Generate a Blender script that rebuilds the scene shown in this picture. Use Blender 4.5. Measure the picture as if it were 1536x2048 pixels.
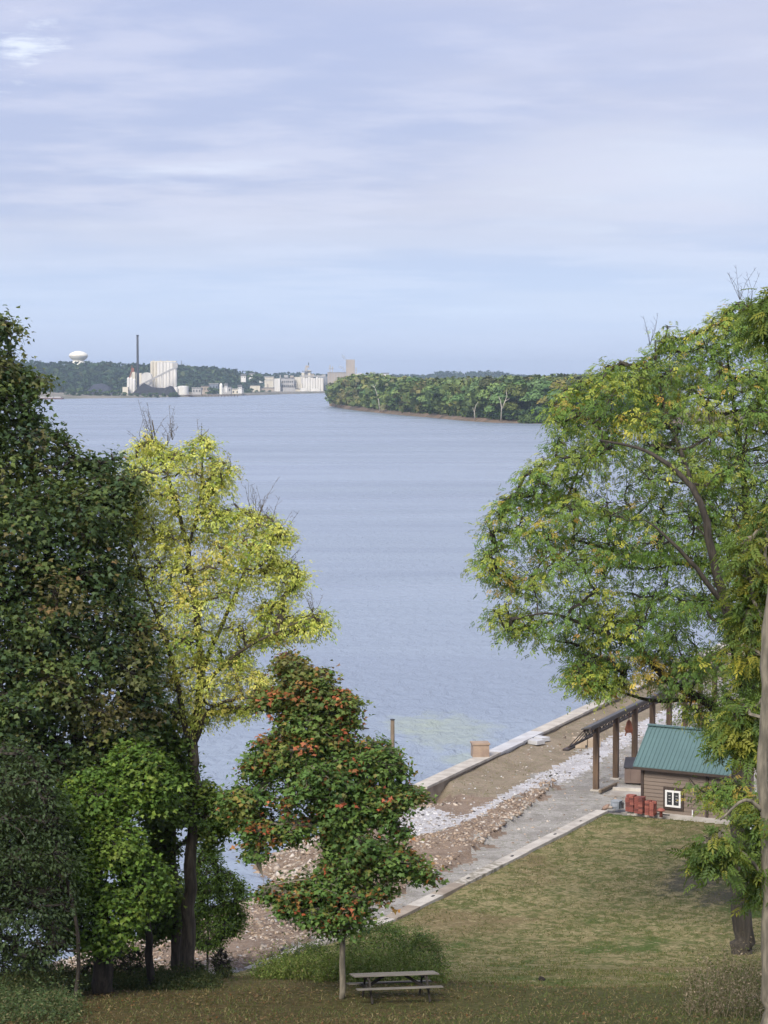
import bpy, math, random
import numpy as np
R = math.radians
rng = np.random.default_rng(7)
random.seed(7)
S = bpy.context.scene
for o in list(bpy.data.objects): bpy.data.objects.remove(o)
COL = S.collection

# ------------------------------------------------------------------ camera
CAMZ, FPX, PITCH = 25.0, 4500.0, math.atan(264 / 4500)
cam_d = bpy.data.cameras.new('camera'); cam = bpy.data.objects.new('camera', cam_d); COL.objects.link(cam)
cam.location = (0, 0, CAMZ); cam.rotation_euler = (R(90) - PITCH, 0, 0)
cam_d.sensor_fit = 'VERTICAL'; cam_d.sensor_height = 24; cam_d.sensor_width = 18; cam_d.lens = 24 * FPX / 2048
cam_d.clip_start = 1; cam_d.clip_end = 60000
S.camera = cam

cp, sp = math.cos(PITCH), math.sin(PITCH)
def ray(px, py):
    u = px - 768.0; v = 1024.0 - py
    return np.array([u, v * sp + FPX * cp, v * cp - FPX * sp])

# ------------------------------------------------------------------ sky, sun, exposure
SUN_EL, SUN_AZ = R(42), R(201)      # azimuth clockwise from +Y (the view direction): behind and to the left
W = bpy.data.worlds.new('World'); S.world = W; W.use_nodes = True
nt = W.node_tree; nt.nodes.clear()
def N(t, **k):
    n = nt.nodes.new(t)
    for a, b in k.items(): setattr(n, a, b)
    return n
L = lambda a, b: nt.links.new(a, b)
out = N('ShaderNodeOutputWorld'); bg = N('ShaderNodeBackground'); bg.inputs[1].default_value = 0.05
sky = N('ShaderNodeTexSky', sky_type='NISHITA'); sky.sun_disc = False
sky.sun_elevation = SUN_EL; sky.sun_rotation = SUN_AZ; sky.altitude = 200; sky.dust_density = 0.6; sky.ozone_density = 1.5
tc = N('ShaderNodeTexCoord'); sep = N('ShaderNodeSeparateXYZ'); L(tc.outputs['Generated'], sep.inputs[0])
def MATH(op, a, b=None, c=None, clamp=False):
    n = N('ShaderNodeMath', operation=op); n.use_clamp = clamp
    for i, v in enumerate((a, b, c)):
        if v is None: continue
        if isinstance(v, (int, float)): n.inputs[i].default_value = v
        else: L(v, n.inputs[i])
    return n.outputs[0]
def MR(v, a, b, c=0.0, d=1.0):
    n = N('ShaderNodeMapRange', interpolation_type='SMOOTHSTEP'); L(v, n.inputs[0])
    for i, x in enumerate((a, b, c, d)): n.inputs[i + 1].default_value = x
    return n.outputs[0]
def MIX(f, a, b):
    n = N('ShaderNodeMix', data_type='RGBA')
    if isinstance(f, (int, float)): n.inputs[0].default_value = f
    else: L(f, n.inputs[0])
    for i, v in ((6, a), (7, b)):
        if isinstance(v, tuple): n.inputs[i].default_value = (*v, 1)
        else: L(v, n.inputs[i])
    return n.outputs[2]
zc = MATH('MAXIMUM', sep.outputs[2], 0.0)
den = MATH('ADD', zc, 0.06)
cx = MATH('DIVIDE', sep.outputs[0], den); cy = MATH('DIVIDE', sep.outputs[1], den)
comb = N('ShaderNodeCombineXYZ'); L(cx, comb.inputs[0]); L(cy, comb.inputs[1])
def NOISE(scale, detail, rough, off, sx=1.0, sy=1.0, dist=0.0):
    m = N('ShaderNodeMapping'); L(comb.outputs[0], m.inputs[0]); m.inputs['Location'].default_value = off
    m.inputs['Scale'].default_value = (sx, sy, 1)
    n = N('ShaderNodeTexNoise'); L(m.outputs[0], n.inputs['Vector'])
    n.inputs['Scale'].default_value = scale; n.inputs['Detail'].default_value = detail
    n.inputs['Roughness'].default_value = rough; n.inputs['Distortion'].default_value = dist
    return n.outputs[0]
n1 = NOISE(0.62, 5, 0.52, (3.1, 7.7, 0), 0.8, 0.8, 0.15)
n2 = NOISE(1.9, 7, 0.58, (1.3, 2.9, 4), 0.9, 1.0, 0.1)
n3 = NOISE(1.1, 6, 0.6, (8.2, 1.1, 9), 0.8, 1.0, 0.1)
K = 8.95
def kc(r, g, b): return (r * K, g * K, b * K)
base = MIX(MR(n1, 0.40, 0.60), kc(.325, .357, .515), kc(.415, .42, .53))
base = MIX(MATH('MULTIPLY', MR(n2, 0.42, 0.68), 0.7), base, kc(.47, .475, .59))
base = MIX(MATH('MULTIPLY', MR(n3, 0.60, 0.82), 0.8), base, kc(.55, .575, .68))
low = MR(sep.outputs[2], 0.012, 0.085, 1.0, 0.0)                        # clear blue band under the cloud deck
clear = MIX(0.72, sky.outputs[0], kc(.225, .345, .70))
hole = N('ShaderNodeVectorMath', operation='DISTANCE'); L(tc.outputs['Generated'], hole.inputs[0]); hd = ray(44, 92) / np.linalg.norm(ray(44, 92)); hole.inputs[1].default_value = tuple(hd)
hv = MATH('ADD', hole.outputs['Value'], MATH('MULTIPLY', MATH('SUBTRACT', NOISE(5.5, 6, .65, (2, 5, 1), .9, 1.0, .2), .5), .10))
base = MIX(MR(hv, -.008, .014, .75, 0.), base, kc(.66, .69, .75))
hole2 = N('ShaderNodeVectorMath', operation='DISTANCE'); hm = N('ShaderNodeMapping'); L(tc.outputs['Generated'], hm.inputs[0]); hm.inputs['Scale'].default_value = (1, 1, 4); L(hm.outputs[0], hole2.inputs[0]); h2 = ray(1430, 355) / np.linalg.norm(ray(1430, 355)); hole2.inputs[1].default_value = (h2[0], h2[1], h2[2] * 4)
base = MIX(MR(MATH('ADD', hole2.outputs['Value'], MATH('MULTIPLY', MATH('SUBTRACT', n2, .5), .25)), .0, .13, .55, 0.), base, kc(.55, .575, .67))
final = MIX(MATH('MULTIPLY', low, 0.85), base, clear)
final = MIX(0.12, final, sky.outputs[0])
L(final, bg.inputs[0]); L(bg.outputs[0], out.inputs[0])

sd = bpy.data.lights.new('sun', 'SUN'); sd.energy = 1.5; sd.angle = R(28); sd.color = (1.0, 0.93, 0.82)
sun = bpy.data.objects.new('sun', sd); COL.objects.link(sun)
sun.rotation_euler = (R(90) - SUN_EL, 0, math.pi - SUN_AZ)
S.view_settings.view_transform = 'Standard'; S.view_settings.look = 'None'
S.view_settings.exposure = 1.76; S.view_settings.gamma = 1; S.view_settings.use_curve_mapping = False
S.render.engine = 'CYCLES'
cy_ = S.cycles
cy_.use_denoising = True; cy_.max_bounces = 6; cy_.diffuse_bounces = 3; cy_.glossy_bounces = 2
cy_.transmission_bounces = 3; cy_.volume_bounces = 0; cy_.transparent_max_bounces = 6
cy_.use_adaptive_sampling = True; cy_.adaptive_threshold = 0.02; cy_.caustics_reflective = False; cy_.caustics_refractive = False

# ------------------------------------------------------------------ helpers
def PZ(px, py, z=0.0):                      # the point at height z seen at that place of the photograph
    d = ray(px, py); t = (z - CAMZ) / d[2]; return np.array([d[0] * t, d[1] * t, z])
def PD(px, py, dist):                       # the point at ground distance dist
    d = ray(px, py); t = dist / d[1]; return np.array([d[0] * t, dist, CAMZ + d[2] * t])

def tag(o, label=None, cat=None, group=None, kind=None):
    if label: o['label'] = label
    if cat: o['category'] = cat
    if group: o['group'] = group
    if kind: o['kind'] = kind
    return o
def empty(name, loc, label=None, cat=None, group=None, kind=None, rz=0.0):
    o = bpy.data.objects.new(name, None); COL.objects.link(o); o.location = loc; o.rotation_euler = (0, 0, rz)
    o.empty_display_size = 0.3
    return tag(o, label, cat, group, kind)
def link(name, me, parent=None, loc=None):
    o = bpy.data.objects.new(name, me); COL.objects.link(o)
    if parent is not None:
        o.parent = parent
    if loc is not None: o.location = loc
    return o
class MB:                                   # mesh collector (plain python lists)
    def __init__(s): s.v = []; s.f = []; s.m = []
    def add(s, V, F, mi=0):
        b = len(s.v); s.v += [tuple(p) for p in V]; s.f += [tuple(i + b for i in f) for f in F]; s.m += [mi] * len(F); return s
    def box(s, c, d, rz=0.0, mi=0, taper=1.0):
        x, y, z = d[0] / 2, d[1] / 2, d[2] / 2; V = []
        ca, sa = math.cos(rz), math.sin(rz)
        for k in (-1, 1):
            t = taper if k > 0 else 1
            for (i, j) in ((-1, -1), (1, -1), (1, 1), (-1, 1)):
                X, Y = i * x * t, j * y * t; V.append((c[0] + X * ca - Y * sa, c[1] + X * sa + Y * ca, c[2] + k * z))
        return s.add(V, [(3, 2, 1, 0), (4, 5, 6, 7), (0, 1, 5, 4), (1, 2, 6, 5), (2, 3, 7, 6), (3, 0, 4, 7)], mi)
    def bar(s, a, b, w, h=None, mi=0):      # square bar between two points
        a = np.array(a, float); b = np.array(b, float); h = h or w; d = b - a; ln = np.linalg.norm(d); d /= ln
        up = np.array([0, 0, 1.0]) if abs(d[2]) < .95 else np.array([0, 1.0, 0])
        r = np.cross(d, up); r /= np.linalg.norm(r); u = np.cross(r, d)
        V = []
        for p in (a, b):
            for (i, j) in ((-1, -1), (1, -1), (1, 1), (-1, 1)): V.append(p + r * i * w / 2 + u * j * h / 2)
        return s.add(V, [(3, 2, 1, 0), (4, 5, 6, 7), (0, 1, 5, 4), (1, 2, 6, 5), (2, 3, 7, 6), (3, 0, 4, 7)], mi)
    def lathe(s, c, prof, n=16, mi=0, cap=True):   # prof: (r, z) list
        V = []; F = []
        for (r, z) in prof:
            for i in range(n):
                a = 2 * math.pi * i / n; V.append((c[0] + r * math.cos(a), c[1] + r * math.sin(a), c[2] + z))
        for k in range(len(prof) - 1):
            for i in range(n):
                j = (i + 1) % n; F.append((k * n + i, k * n + j, (k + 1) * n + j, (k + 1) * n + i))
        if cap:
            F.append(tuple(range(n))[::-1]); F.append(tuple((len(prof) - 1) * n + i for i in range(n)))
        return s.add(V, F, mi)
    def tube(s, P, Rr, n=6, mi=0):
        P = [np.array(p, float) for p in P]; V = []; F = []
        for k, p in enumerate(P):
            d = (P[min(k + 1, len(P) - 1)] - P[max(k - 1, 0)]); d /= (np.linalg.norm(d) + 1e-9)
            up = np.array([0, 1.0, 0]) if abs(d[1]) < .9 else np.array([1.0, 0, 0])
            r = np.cross(d, up); r /= np.linalg.norm(r); u = np.cross(r, d)
            for i in range(n):
                a = 2 * math.pi * i / n; V.append(p + (r * math.cos(a) + u * math.sin(a)) * Rr[k])
        for k in range(len(P) - 1):
            for i in range(n):
                j = (i + 1) % n; F.append((k * n + i, (k + 1) * n + i, (k + 1) * n + j, k * n + j))
        F.append(tuple(range(n))); F.append(tuple((len(P) - 1) * n + i for i in range(n))[::-1])
        return s.add(V, F, mi)
    def mesh(s, name, mats, smooth=False, bevel=0):
        me = bpy.data.meshes.new(name); me.from_pydata([tuple(map(float, p)) for p in s.v], [], s.f); me.update()
        for m in (mats if isinstance(mats, (list, tuple)) else [mats]): me.materials.append(m)
        me.polygons.foreach_set('material_index', s.m)
        if smooth: me.polygons.foreach_set('use_smooth', [True] * len(me.polygons))
        return me
    def build(s, name, mats, parent=None, smooth=False, loc=None):
        return link(name, s.mesh(name, mats, smooth), parent, loc)

def np_mesh(name, V, F, mats, col=None, smooth=False, k=None):   # F: (n, k) index array
    me = bpy.data.meshes.new(name); V = np.asarray(V, np.float32); F = np.asarray(F, np.int32); k = F.shape[1]
    me.vertices.add(len(V)); me.vertices.foreach_set('co', V.ravel())
    me.loops.add(F.size); me.loops.foreach_set('vertex_index', F.ravel())
    me.polygons.add(len(F)); me.polygons.foreach_set('loop_start', np.arange(0, F.size, k, dtype=np.int32))
    me.polygons.foreach_set('loop_total', np.full(len(F), k, np.int32))
    if smooth: me.polygons.foreach_set('use_smooth', np.ones(len(F), bool))
    me.update(calc_edges=True)
    if col is not None:
        a = me.color_attributes.new('col', 'FLOAT_COLOR', 'POINT')
        c = np.ones((len(V), 4), np.float32); c[:, :3] = col; a.data.foreach_set('color', c.ravel())
    for m in (mats if isinstance(mats, (list, tuple)) else [mats]): me.materials.append(m)
    return me

# ------------------------------------------------------------------ materials
class NT:
    def __init__(s, name):
        s.m = bpy.data.materials.new(name); s.m.use_nodes = True; s.t = s.m.node_tree
        s.b = s.t.nodes['Principled BSDF']; s.o = s.t.nodes['Material Output']
    def n(s, t, **k):
        x = s.t.nodes.new(t)
        for a, b in k.items(): setattr(x, a, b)
        return x
    def l(s, a, b): s.t.links.new(a, b)
    def pos(s, scale=(1, 1, 1)):
        g = s.n('ShaderNodeNewGeometry'); m = s.n('ShaderNodeMapping'); s.l(g.outputs['Position'], m.inputs[0]); m.inputs['Scale'].default_value = scale
        return m.outputs[0]
    def obj(s, scale=(1, 1, 1)):
        g = s.n('ShaderNodeTexCoord'); m = s.n('ShaderNodeMapping'); s.l(g.outputs['Object'], m.inputs[0]); m.inputs['Scale'].default_value = scale
        return m.outputs[0]
    def noise(s, v, scale, detail=4, rough=.55, dist=0):
        x = s.n('ShaderNodeTexNoise'); s.l(v, x.inputs['Vector']); x.inputs['Scale'].default_value = scale
        x.inputs['Detail'].default_value = detail; x.inputs['Roughness'].default_value = rough; x.inputs['Distortion'].default_value = dist
        return x.outputs[0]
    def ramp(s, v, a, b, c=0., d=1.):
        x = s.n('ShaderNodeMapRange', interpolation_type='SMOOTHSTEP'); s.l(v, x.inputs[0])
        for i, q in enumerate((a, b, c, d)): x.inputs[i + 1].default_value = q
        return x.outputs[0]
    def mix(s, f, a, b, mode='MIX'):
        x = s.n('ShaderNodeMix', data_type='RGBA', blend_type=mode)
        if isinstance(f, (int, float)): x.inputs[0].default_value = f
        else: s.l(f, x.inputs[0])
        for i, v in ((6, a), (7, b)):
            if isinstance(v, tuple): x.inputs[i].default_value = (*v, 1)
            else: s.l(v, x.inputs[i])
        return x.outputs[2]
    def math(s, op, a, b=None, clamp=False):
        x = s.n('ShaderNodeMath', operation=op); x.use_clamp = clamp
        for i, v in enumerate((a, b)):
            if v is None: continue
            if isinstance(v, (int, float)): x.inputs[i].default_value = v
            else: s.l(v, x.inputs[i])
        return x.outputs[0]
    def bump(s, h, strength=.3, dist=.05):
        x = s.n('ShaderNodeBump'); s.l(h, x.inputs['Height']); x.inputs['Strength'].default_value = strength; x.inputs['Distance'].default_value = dist
        s.l(x.outputs[0], s.b.inputs['Normal']); return x
def mat(name, c1, c2=None, scale=3.0, rough=.8, bump=0.0, metal=0.0, stretch=(1, 1, 1), spec=.4, world=False, lo=.35, hi=.65):
    q = NT(name); v = q.pos(stretch) if world else q.obj(stretch)
    c2 = c2 or tuple(x * .7 for x in c1)
    n = q.noise(v, scale, 6, .6)
    q.l(q.mix(q.ramp(n, lo, hi), c1, c2), q.b.inputs['Base Color'])
    q.b.inputs['Roughness'].default_value = rough; q.b.inputs['Metallic'].default_value = metal
    q.b.inputs['Specular IOR Level'].default_value = spec
    if bump: q.bump(n, bump, .03)
    return q.m
def leaf_mat(name, trans=.42, rough=.55, spec=.3):
    q = NT(name); a = q.n('ShaderNodeVertexColor'); a.layer_name = 'col'
    q.l(a.outputs[0], q.b.inputs['Base Color']); q.b.inputs['Roughness'].default_value = rough; q.b.inputs['Specular IOR Level'].default_value = spec
    t = q.n('ShaderNodeBsdfTranslucent'); q.l(q.mix(.35, a.outputs[0], (.25, .3, .02)), t.inputs[0])
    mx = q.n('ShaderNodeMixShader'); mx.inputs[0].default_value = trans
    q.l(q.b.outputs[0], mx.inputs[1]); q.l(t.outputs[0], mx.inputs[2]); q.l(mx.outputs[0], q.o.inputs[0])
    return q.m
M_LEAF = leaf_mat('leaf')
M_FAR = leaf_mat('far_leaf', .12, .8, .1)
M_BLADE = leaf_mat('blade', .2, .8, .1)
def attr_mat(name, rough=.9, bump=0.2):
    q = NT(name); a = q.n('ShaderNodeVertexColor'); a.layer_name = 'col'
    n = q.noise(q.pos(), 14, 5, .6)
    q.l(q.mix(.6, a.outputs[0], q.mix(q.ramp(n, .3, .7), (.35, .35, .35), (1., 1., 1.)), 'MULTIPLY'), q.b.inputs['Base Color'])
    q.b.inputs['Roughness'].default_value = rough; q.b.inputs['Specular IOR Level'].default_value = .2; q.bump(n, bump, .04); return q.m
M_ROCK = attr_mat('rock')
M_STEM = mat('green_stem', (.09, .10, .04), (.06, .07, .03), 3, .9, world=True)
M_BARK_DARK = mat('dark_bark', (.06, .05, .04), (.022, .019, .016), 2.2, .95, .8, stretch=(4, 4, .6), world=True)
M_BARK_GREY = mat('grey_bark', (.22, .195, .15), (.11, .10, .078), 2.0, .95, .7, stretch=(4, 4, .8), world=True)
M_BARK_BROWN = mat('brown_bark', (.12, .10, .075), (.06, .05, .04), 2.5, .95, .7, stretch=(4, 4, .6), world=True)
M_BARK_PALE = mat('pale_bark', (.55, .50, .42), (.36, .33, .28), .5, .9, 0, world=True)

# ------------------------------------------------------------------ shore line and terrain
NAT = np.array([PZ(x, y, 0)[:2] for x, y in ((838, 1594), (805, 1625), (765, 1642), (690, 1655), (628, 1678), (565, 1703), (506, 1731),
      (522, 1747), (556, 1759), (528, 1780), (490, 1807), (440, 1830), (360, 1852), (250, 1885), (120, 1925), (0, 1962))] + [(-24, 84), (-60, 66), (-110, 40)])
WA = PZ(838, 1577, 2.45)[:2]; WB = PZ(1205, 1405, 2.45)[:2]
WD = (WB - WA) / np.linalg.norm(WB - WA); WN = np.array([WD[1], -WD[0]])          # along the sea wall, and inland from it
NAT[0] = WA
WEND = WA + WD * 330
LAND = np.vstack([NAT[::-1], [WEND], [(420, WEND[1])], [(420, -60)], [(-110, -60)]])
def seg_dist(P, A):
    d = np.full(len(P), 1e9)
    for a, b in zip(A[:-1], A[1:]):
        ab = b - a; t = np.clip(((P - a) @ ab) / (ab @ ab), 0, 1); d = np.minimum(d, np.linalg.norm(P - (a + t[:, None] * ab), axis=1))
    return d
def inside(P, poly):
    r = np.zeros(len(P), bool); n = len(poly); x, y = P[:, 0], P[:, 1]
    for i in range(n):
        x1, y1 = poly[i]; x2, y2 = poly[(i + 1) % n]
        c = ((y1 > y) != (y2 > y)); 
        with np.errstate(divide='ignore', invalid='ignore'):
            xi = (x2 - x1) * (y - y1) / (y2 - y1) + x1
        r ^= c & (x < xi)
    return r
def vnoise(P, scale, seed=0):                                # cheap smooth value noise, 2-D
    r = np.random.default_rng(seed); T = r.random((64, 64)); q = P * scale; i = np.floor(q).astype(int); f = q - i; f = f * f * (3 - 2 * f)
    g = lambda a, b: T[(i[:, 0] + a) % 64, (i[:, 1] + b) % 64]
    return (g(0, 0) * (1 - f[:, 0]) + g(1, 0) * f[:, 0]) * (1 - f[:, 1]) + (g(0, 1) * (1 - f[:, 0]) + g(1, 1) * f[:, 0]) * f[:, 1]
def poly_px(pts, z=2.0): return np.array([PZ(x, y, z)[:2] for x, y in pts])
RUBBLE = poly_px([(1108, 1566), (1060, 1582), (960, 1634), (905, 1662), (840, 1672), (760, 1668), (690, 1660), (600, 1680), (480, 1720), (440, 1800), (300, 1850), (100, 1920), (-200, 1990),
                  (-200, 2080), (300, 1995), (480, 1955), (560, 1912), (640, 1868), (720, 1822), (800, 1788), (870, 1752), (930, 1712), (1000, 1664), (1050, 1625), (1092, 1588)])
WHITE = poly_px([(1225, 1473), (1185, 1494), (1130, 1522), (1050, 1565), (960, 1614), (925, 1634), (900, 1650), (935, 1650), (965, 1634), (1020, 1602), (1100, 1572), (1150, 1556), (1215, 1512), (1290, 1470), (1400, 1415), (1370, 1400)])
STONES = poly_px([(775, 1630), (800, 1614), (860, 1618), (905, 1626), (925, 1634), (895, 1655), (850, 1668), (800, 1668), (765, 1650)])
KERB = [(500, 1946), (620, 1898), (780, 1843), (1000, 1731), (1205, 1626)]
KERB_W = np.array([PZ(x, y, 2.2)[:2] for x, y in KERB])
LAWN = np.vstack([KERB_W, [PZ(1470, 1650, 2.2)[:2]], [PZ(1900, 1690, 2.2)[:2]], [(120, 100)], [(420, 90)], [(420, -60)], [(-110, -60)], [(-110, 76)], [(-20, 76)], [(-8, 80)]])
def softplus(t, k): return k * np.logaddexp(0, t / k)
FIELD_IN = WA + WN * 0
_y = np.arange(-80, 130, .5); _z = np.interp(_y, [-80, 0, 40, 59, 64, 67, 70, 75, 80, 84, 89, 130], [15.5, 15.0, 10.15, 6.45, 5.6, 4.95, 3.95, 2.3, .95, .28, 0, 0])
_k = np.exp(-np.linspace(-2, 2, 13) ** 2); _z = np.convolve(np.pad(_z, 6, 'edge'), _k / _k.sum(), 'valid'); PRY, PRZ = _y, _z
_z2 = np.interp(_y, [-80, 0, 40, 59, 66, 74, 80, 84, 89, 96, 130], [15.0, 14.6, 10.05, 6.40, 4.85, 2.90, 1.50, .72, .18, 0, 0]); _z2 = np.convolve(np.pad(_z2, 6, 'edge'), _k / _k.sum(), 'valid'); PRZ2 = _z2
def height(P):
    P = np.atleast_2d(P).astype(float); ins = inside(P, LAND); d = seg_dist(P, NAT)
    al = (P - WA) @ WD; low = np.where(ins, 2.0 * np.clip(d / (7.5 - 5.3 * np.clip((al + 7) / 5, 0, 1)), 0, 1) ** .8, -0.35 * d)
    low = low + np.where(inside(P, LAWN), .22, 0) * np.clip(low / 2, 0, 1)
    rb = inside(P, RUBBLE); low += np.where(rb, .35, 0) * vnoise(P, .45, 3) * np.clip(d / 4, 0, 1)
    t = 86 - P[:, 1]
    wl = np.clip((3.0 - P[:, 0]) / 7, 0, 1); wl = wl * wl * (3 - 2 * wl); h = np.interp(P[:, 1], PRY, PRZ) * wl + np.interp(P[:, 1], PRY, PRZ2) * (1 - wl)
    h += (vnoise(P, .16, 1) - .5) * .5 * np.clip(t / 12, 0, 1) + (vnoise(P, .6, 2) - .5) * .10
    qn = (P - WA) @ WN; low = low + np.where(ins & (al > 0) & (qn > 0), .30 * np.exp(-(qn / 2.2) ** 2), 0)
    return low + h, ins, d
def gz(x, y): return float(height(np.array([[x, y]]))[0][0])
def hit(px, py):
    d = ray(px, py); t = 30 / d[1]
    for _ in range(4000):
        p = np.array([0, 0, CAMZ]) + d * t
        if p[2] <= gz(p[0], p[1]): return p
        t += .1 / d[1] if p[1] < 200 else 1 / d[1]
    return p

def grass_material():
    q = NT('lawn_grass'); v = q.pos(); st = q.pos((.95, .85, 1))
    a = q.noise(v, .18, 4, .6, .4); b = q.noise(st, 2.1, 6, .74, .6); c = q.noise(v, 9, 4, .7)
    col = q.mix(q.ramp(b, .42, .60), (.115, .130, .046), (.29, .245, .13))
    col = q.mix(q.math('MULTIPLY', q.ramp(q.noise(v, .23, 3, .5, .8), .56, .68), .8), col, (.070, .115, .028))
    col = q.mix(q.math('MULTIPLY', q.ramp(a, .52, .66), .7), col, (.20, .15, .085))
    col = q.mix(q.math('MULTIPLY', q.ramp(q.noise(st, 3.4, 4, .65, .3), .54, .68), .75), col, (.36, .31, .18))
    # darker grey-brown patches in the lawn near the right trunk
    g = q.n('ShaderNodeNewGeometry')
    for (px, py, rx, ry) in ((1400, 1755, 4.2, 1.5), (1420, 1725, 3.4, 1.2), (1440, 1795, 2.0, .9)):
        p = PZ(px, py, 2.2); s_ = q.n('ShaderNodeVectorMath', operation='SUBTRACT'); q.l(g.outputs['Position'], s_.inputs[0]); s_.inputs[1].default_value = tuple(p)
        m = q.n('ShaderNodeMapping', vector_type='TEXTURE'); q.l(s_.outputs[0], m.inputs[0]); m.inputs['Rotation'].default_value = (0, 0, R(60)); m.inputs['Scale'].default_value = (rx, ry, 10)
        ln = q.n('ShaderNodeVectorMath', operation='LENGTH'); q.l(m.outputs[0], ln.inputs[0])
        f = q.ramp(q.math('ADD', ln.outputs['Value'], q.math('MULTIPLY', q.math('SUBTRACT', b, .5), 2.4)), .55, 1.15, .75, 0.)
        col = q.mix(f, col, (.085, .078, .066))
    # slope by the picnic table: worn brown, darkened to paint in tree shade
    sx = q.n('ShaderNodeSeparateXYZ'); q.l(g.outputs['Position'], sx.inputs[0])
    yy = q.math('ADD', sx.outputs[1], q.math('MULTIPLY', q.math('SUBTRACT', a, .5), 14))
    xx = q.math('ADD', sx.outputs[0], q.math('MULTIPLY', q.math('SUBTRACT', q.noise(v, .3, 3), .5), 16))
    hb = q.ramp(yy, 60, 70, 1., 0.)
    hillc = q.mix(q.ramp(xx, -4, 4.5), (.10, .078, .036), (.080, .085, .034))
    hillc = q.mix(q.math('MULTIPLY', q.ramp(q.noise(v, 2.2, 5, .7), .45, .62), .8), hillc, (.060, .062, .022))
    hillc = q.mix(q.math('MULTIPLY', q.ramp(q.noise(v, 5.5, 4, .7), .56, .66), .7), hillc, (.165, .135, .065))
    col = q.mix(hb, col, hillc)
    col = q.mix(.75, col, q.mix(q.ramp(c, .3, .7), (.5, .5, .5), (1.2, 1.2, 1.2)), 'MULTIPLY')
    q.l(col, q.b.inputs['Base Color']); q.b.inputs['Roughness'].default_value = 1; q.b.inputs['Specular IOR Level'].default_value = .05
    q.bump(c, .8, .08); return q.m
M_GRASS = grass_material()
def ground_mat(name, c1, c2, c3, s1=.5, s2=4, speck=None):
    q = NT(name); v = q.pos(); st = q.pos((.8, .8, 1)); a = q.noise(v, s1, 5, .65, .6); b = q.noise(st, s2, 6, .7)
    col = q.mix(q.ramp(a, .40, .62), c1, c2); col = q.mix(q.math('MULTIPLY', q.ramp(b, .5, .68), .8), col, c3)
    f = q.noise(v, 16, 3, .7)
    if speck:
        vo = q.n('ShaderNodeTexVoronoi'); q.l(v, vo.inputs['Vector']); vo.inputs['Scale'].default_value = 7
        col = q.mix(q.ramp(vo.outputs['Distance'], .10, .26, .8, 0.), col, speck)
    col = q.mix(.6, col, q.mix(q.ramp(f, .3, .7), (.55, .55, .55), (1.15, 1.15, 1.15)), 'MULTIPLY')
    q.l(col, q.b.inputs['Base Color']); q.b.inputs['Roughness'].default_value = .95; q.b.inputs['Specular IOR Level'].default_value = .15
    q.bump(b, 1.0, .12); return q.m
M_FIELD = ground_mat('dry_field', (.29, .24, .18), (.225, .185, .135), (.165, .165, .085), .35, 3, (.36, .31, .24))
M_ROAD = ground_mat('gravel_road', (.37, .355, .33), (.27, .255, .235), (.18, .185, .125), .5, 3.5, (.46, .44, .42))
M_RUB = ground_mat('rubble_bed', (.27, .205, .155), (.20, .15, .115), (.34, .29, .24), .5, 5)
M_WHITE = ground_mat('white_gravel', (.55, .55, .58), (.44, .43, .44), (.28, .26, .24), .7, 5, (.7, .7, .72))

ys = np.concatenate([np.arange(10, 45, 1.5), np.arange(45, 150, .25), np.arange(150, 190, .6), np.arange(190, 440, 4.)])
xs = np.concatenate([np.arange(-110, -26, 2.5), np.arange(-26, 34, .25), np.arange(34, 60, 1.), np.arange(60, 420, 10.)])
XX, YY = np.meshgrid(xs, ys); P2 = np.c_[XX.ravel(), YY.ravel()]
Z, INS, DN = height(P2)
nx, ny = len(xs), len(ys); idx = np.arange(nx * ny).reshape(ny, nx)
F = np.c_[idx[:-1, :-1].ravel(), idx[:-1, 1:].ravel(), idx[1:, 1:].ravel(), idx[1:, :-1].ravel()]
FC = P2[F].mean(1)
qd = (FC - WA) @ WN; along = (FC - WA) @ WD
keep = INS[F].all(1) | ((seg_dist(FC, NAT) < 6) & (~((along > 0) & (qd < .5))))
keep &= ~((along > -0.5) & (qd < -0.3) )
jit = FC + np.c_[(vnoise(FC, .9, 11) - .5), (vnoise(FC, .9, 12) - .5)] * 1.6 + (rng.random(FC.shape) - .5) * .35
zone = np.full(len(F), 1)                                        # 1 = gravel road
ql1 = (poly_px([(960, 1614)])[0] - WA) @ WN
zone[((jit - WA) @ WN < ql1) ] = 3                                # dry field strip between wall and white gravel
dnat = seg_dist(FC, NAT)
zone[(dnat < 6.5) & ((jit - WA) @ WD < 1.0)] = 2
zone[inside(jit, RUBBLE)] = 2
zone[inside(FC + (rng.random(FC.shape) - .5) * .4, WHITE)] = 4
zone[inside(jit, STONES)] = 4
zone[inside(FC, LAWN)] = 0
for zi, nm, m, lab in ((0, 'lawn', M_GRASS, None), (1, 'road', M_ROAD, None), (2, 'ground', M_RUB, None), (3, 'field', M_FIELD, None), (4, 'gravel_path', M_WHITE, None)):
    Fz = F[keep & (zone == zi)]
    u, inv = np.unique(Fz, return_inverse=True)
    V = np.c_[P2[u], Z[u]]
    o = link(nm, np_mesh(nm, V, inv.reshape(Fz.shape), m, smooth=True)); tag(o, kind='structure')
DZ = lambda P: height(P)[0]

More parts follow.
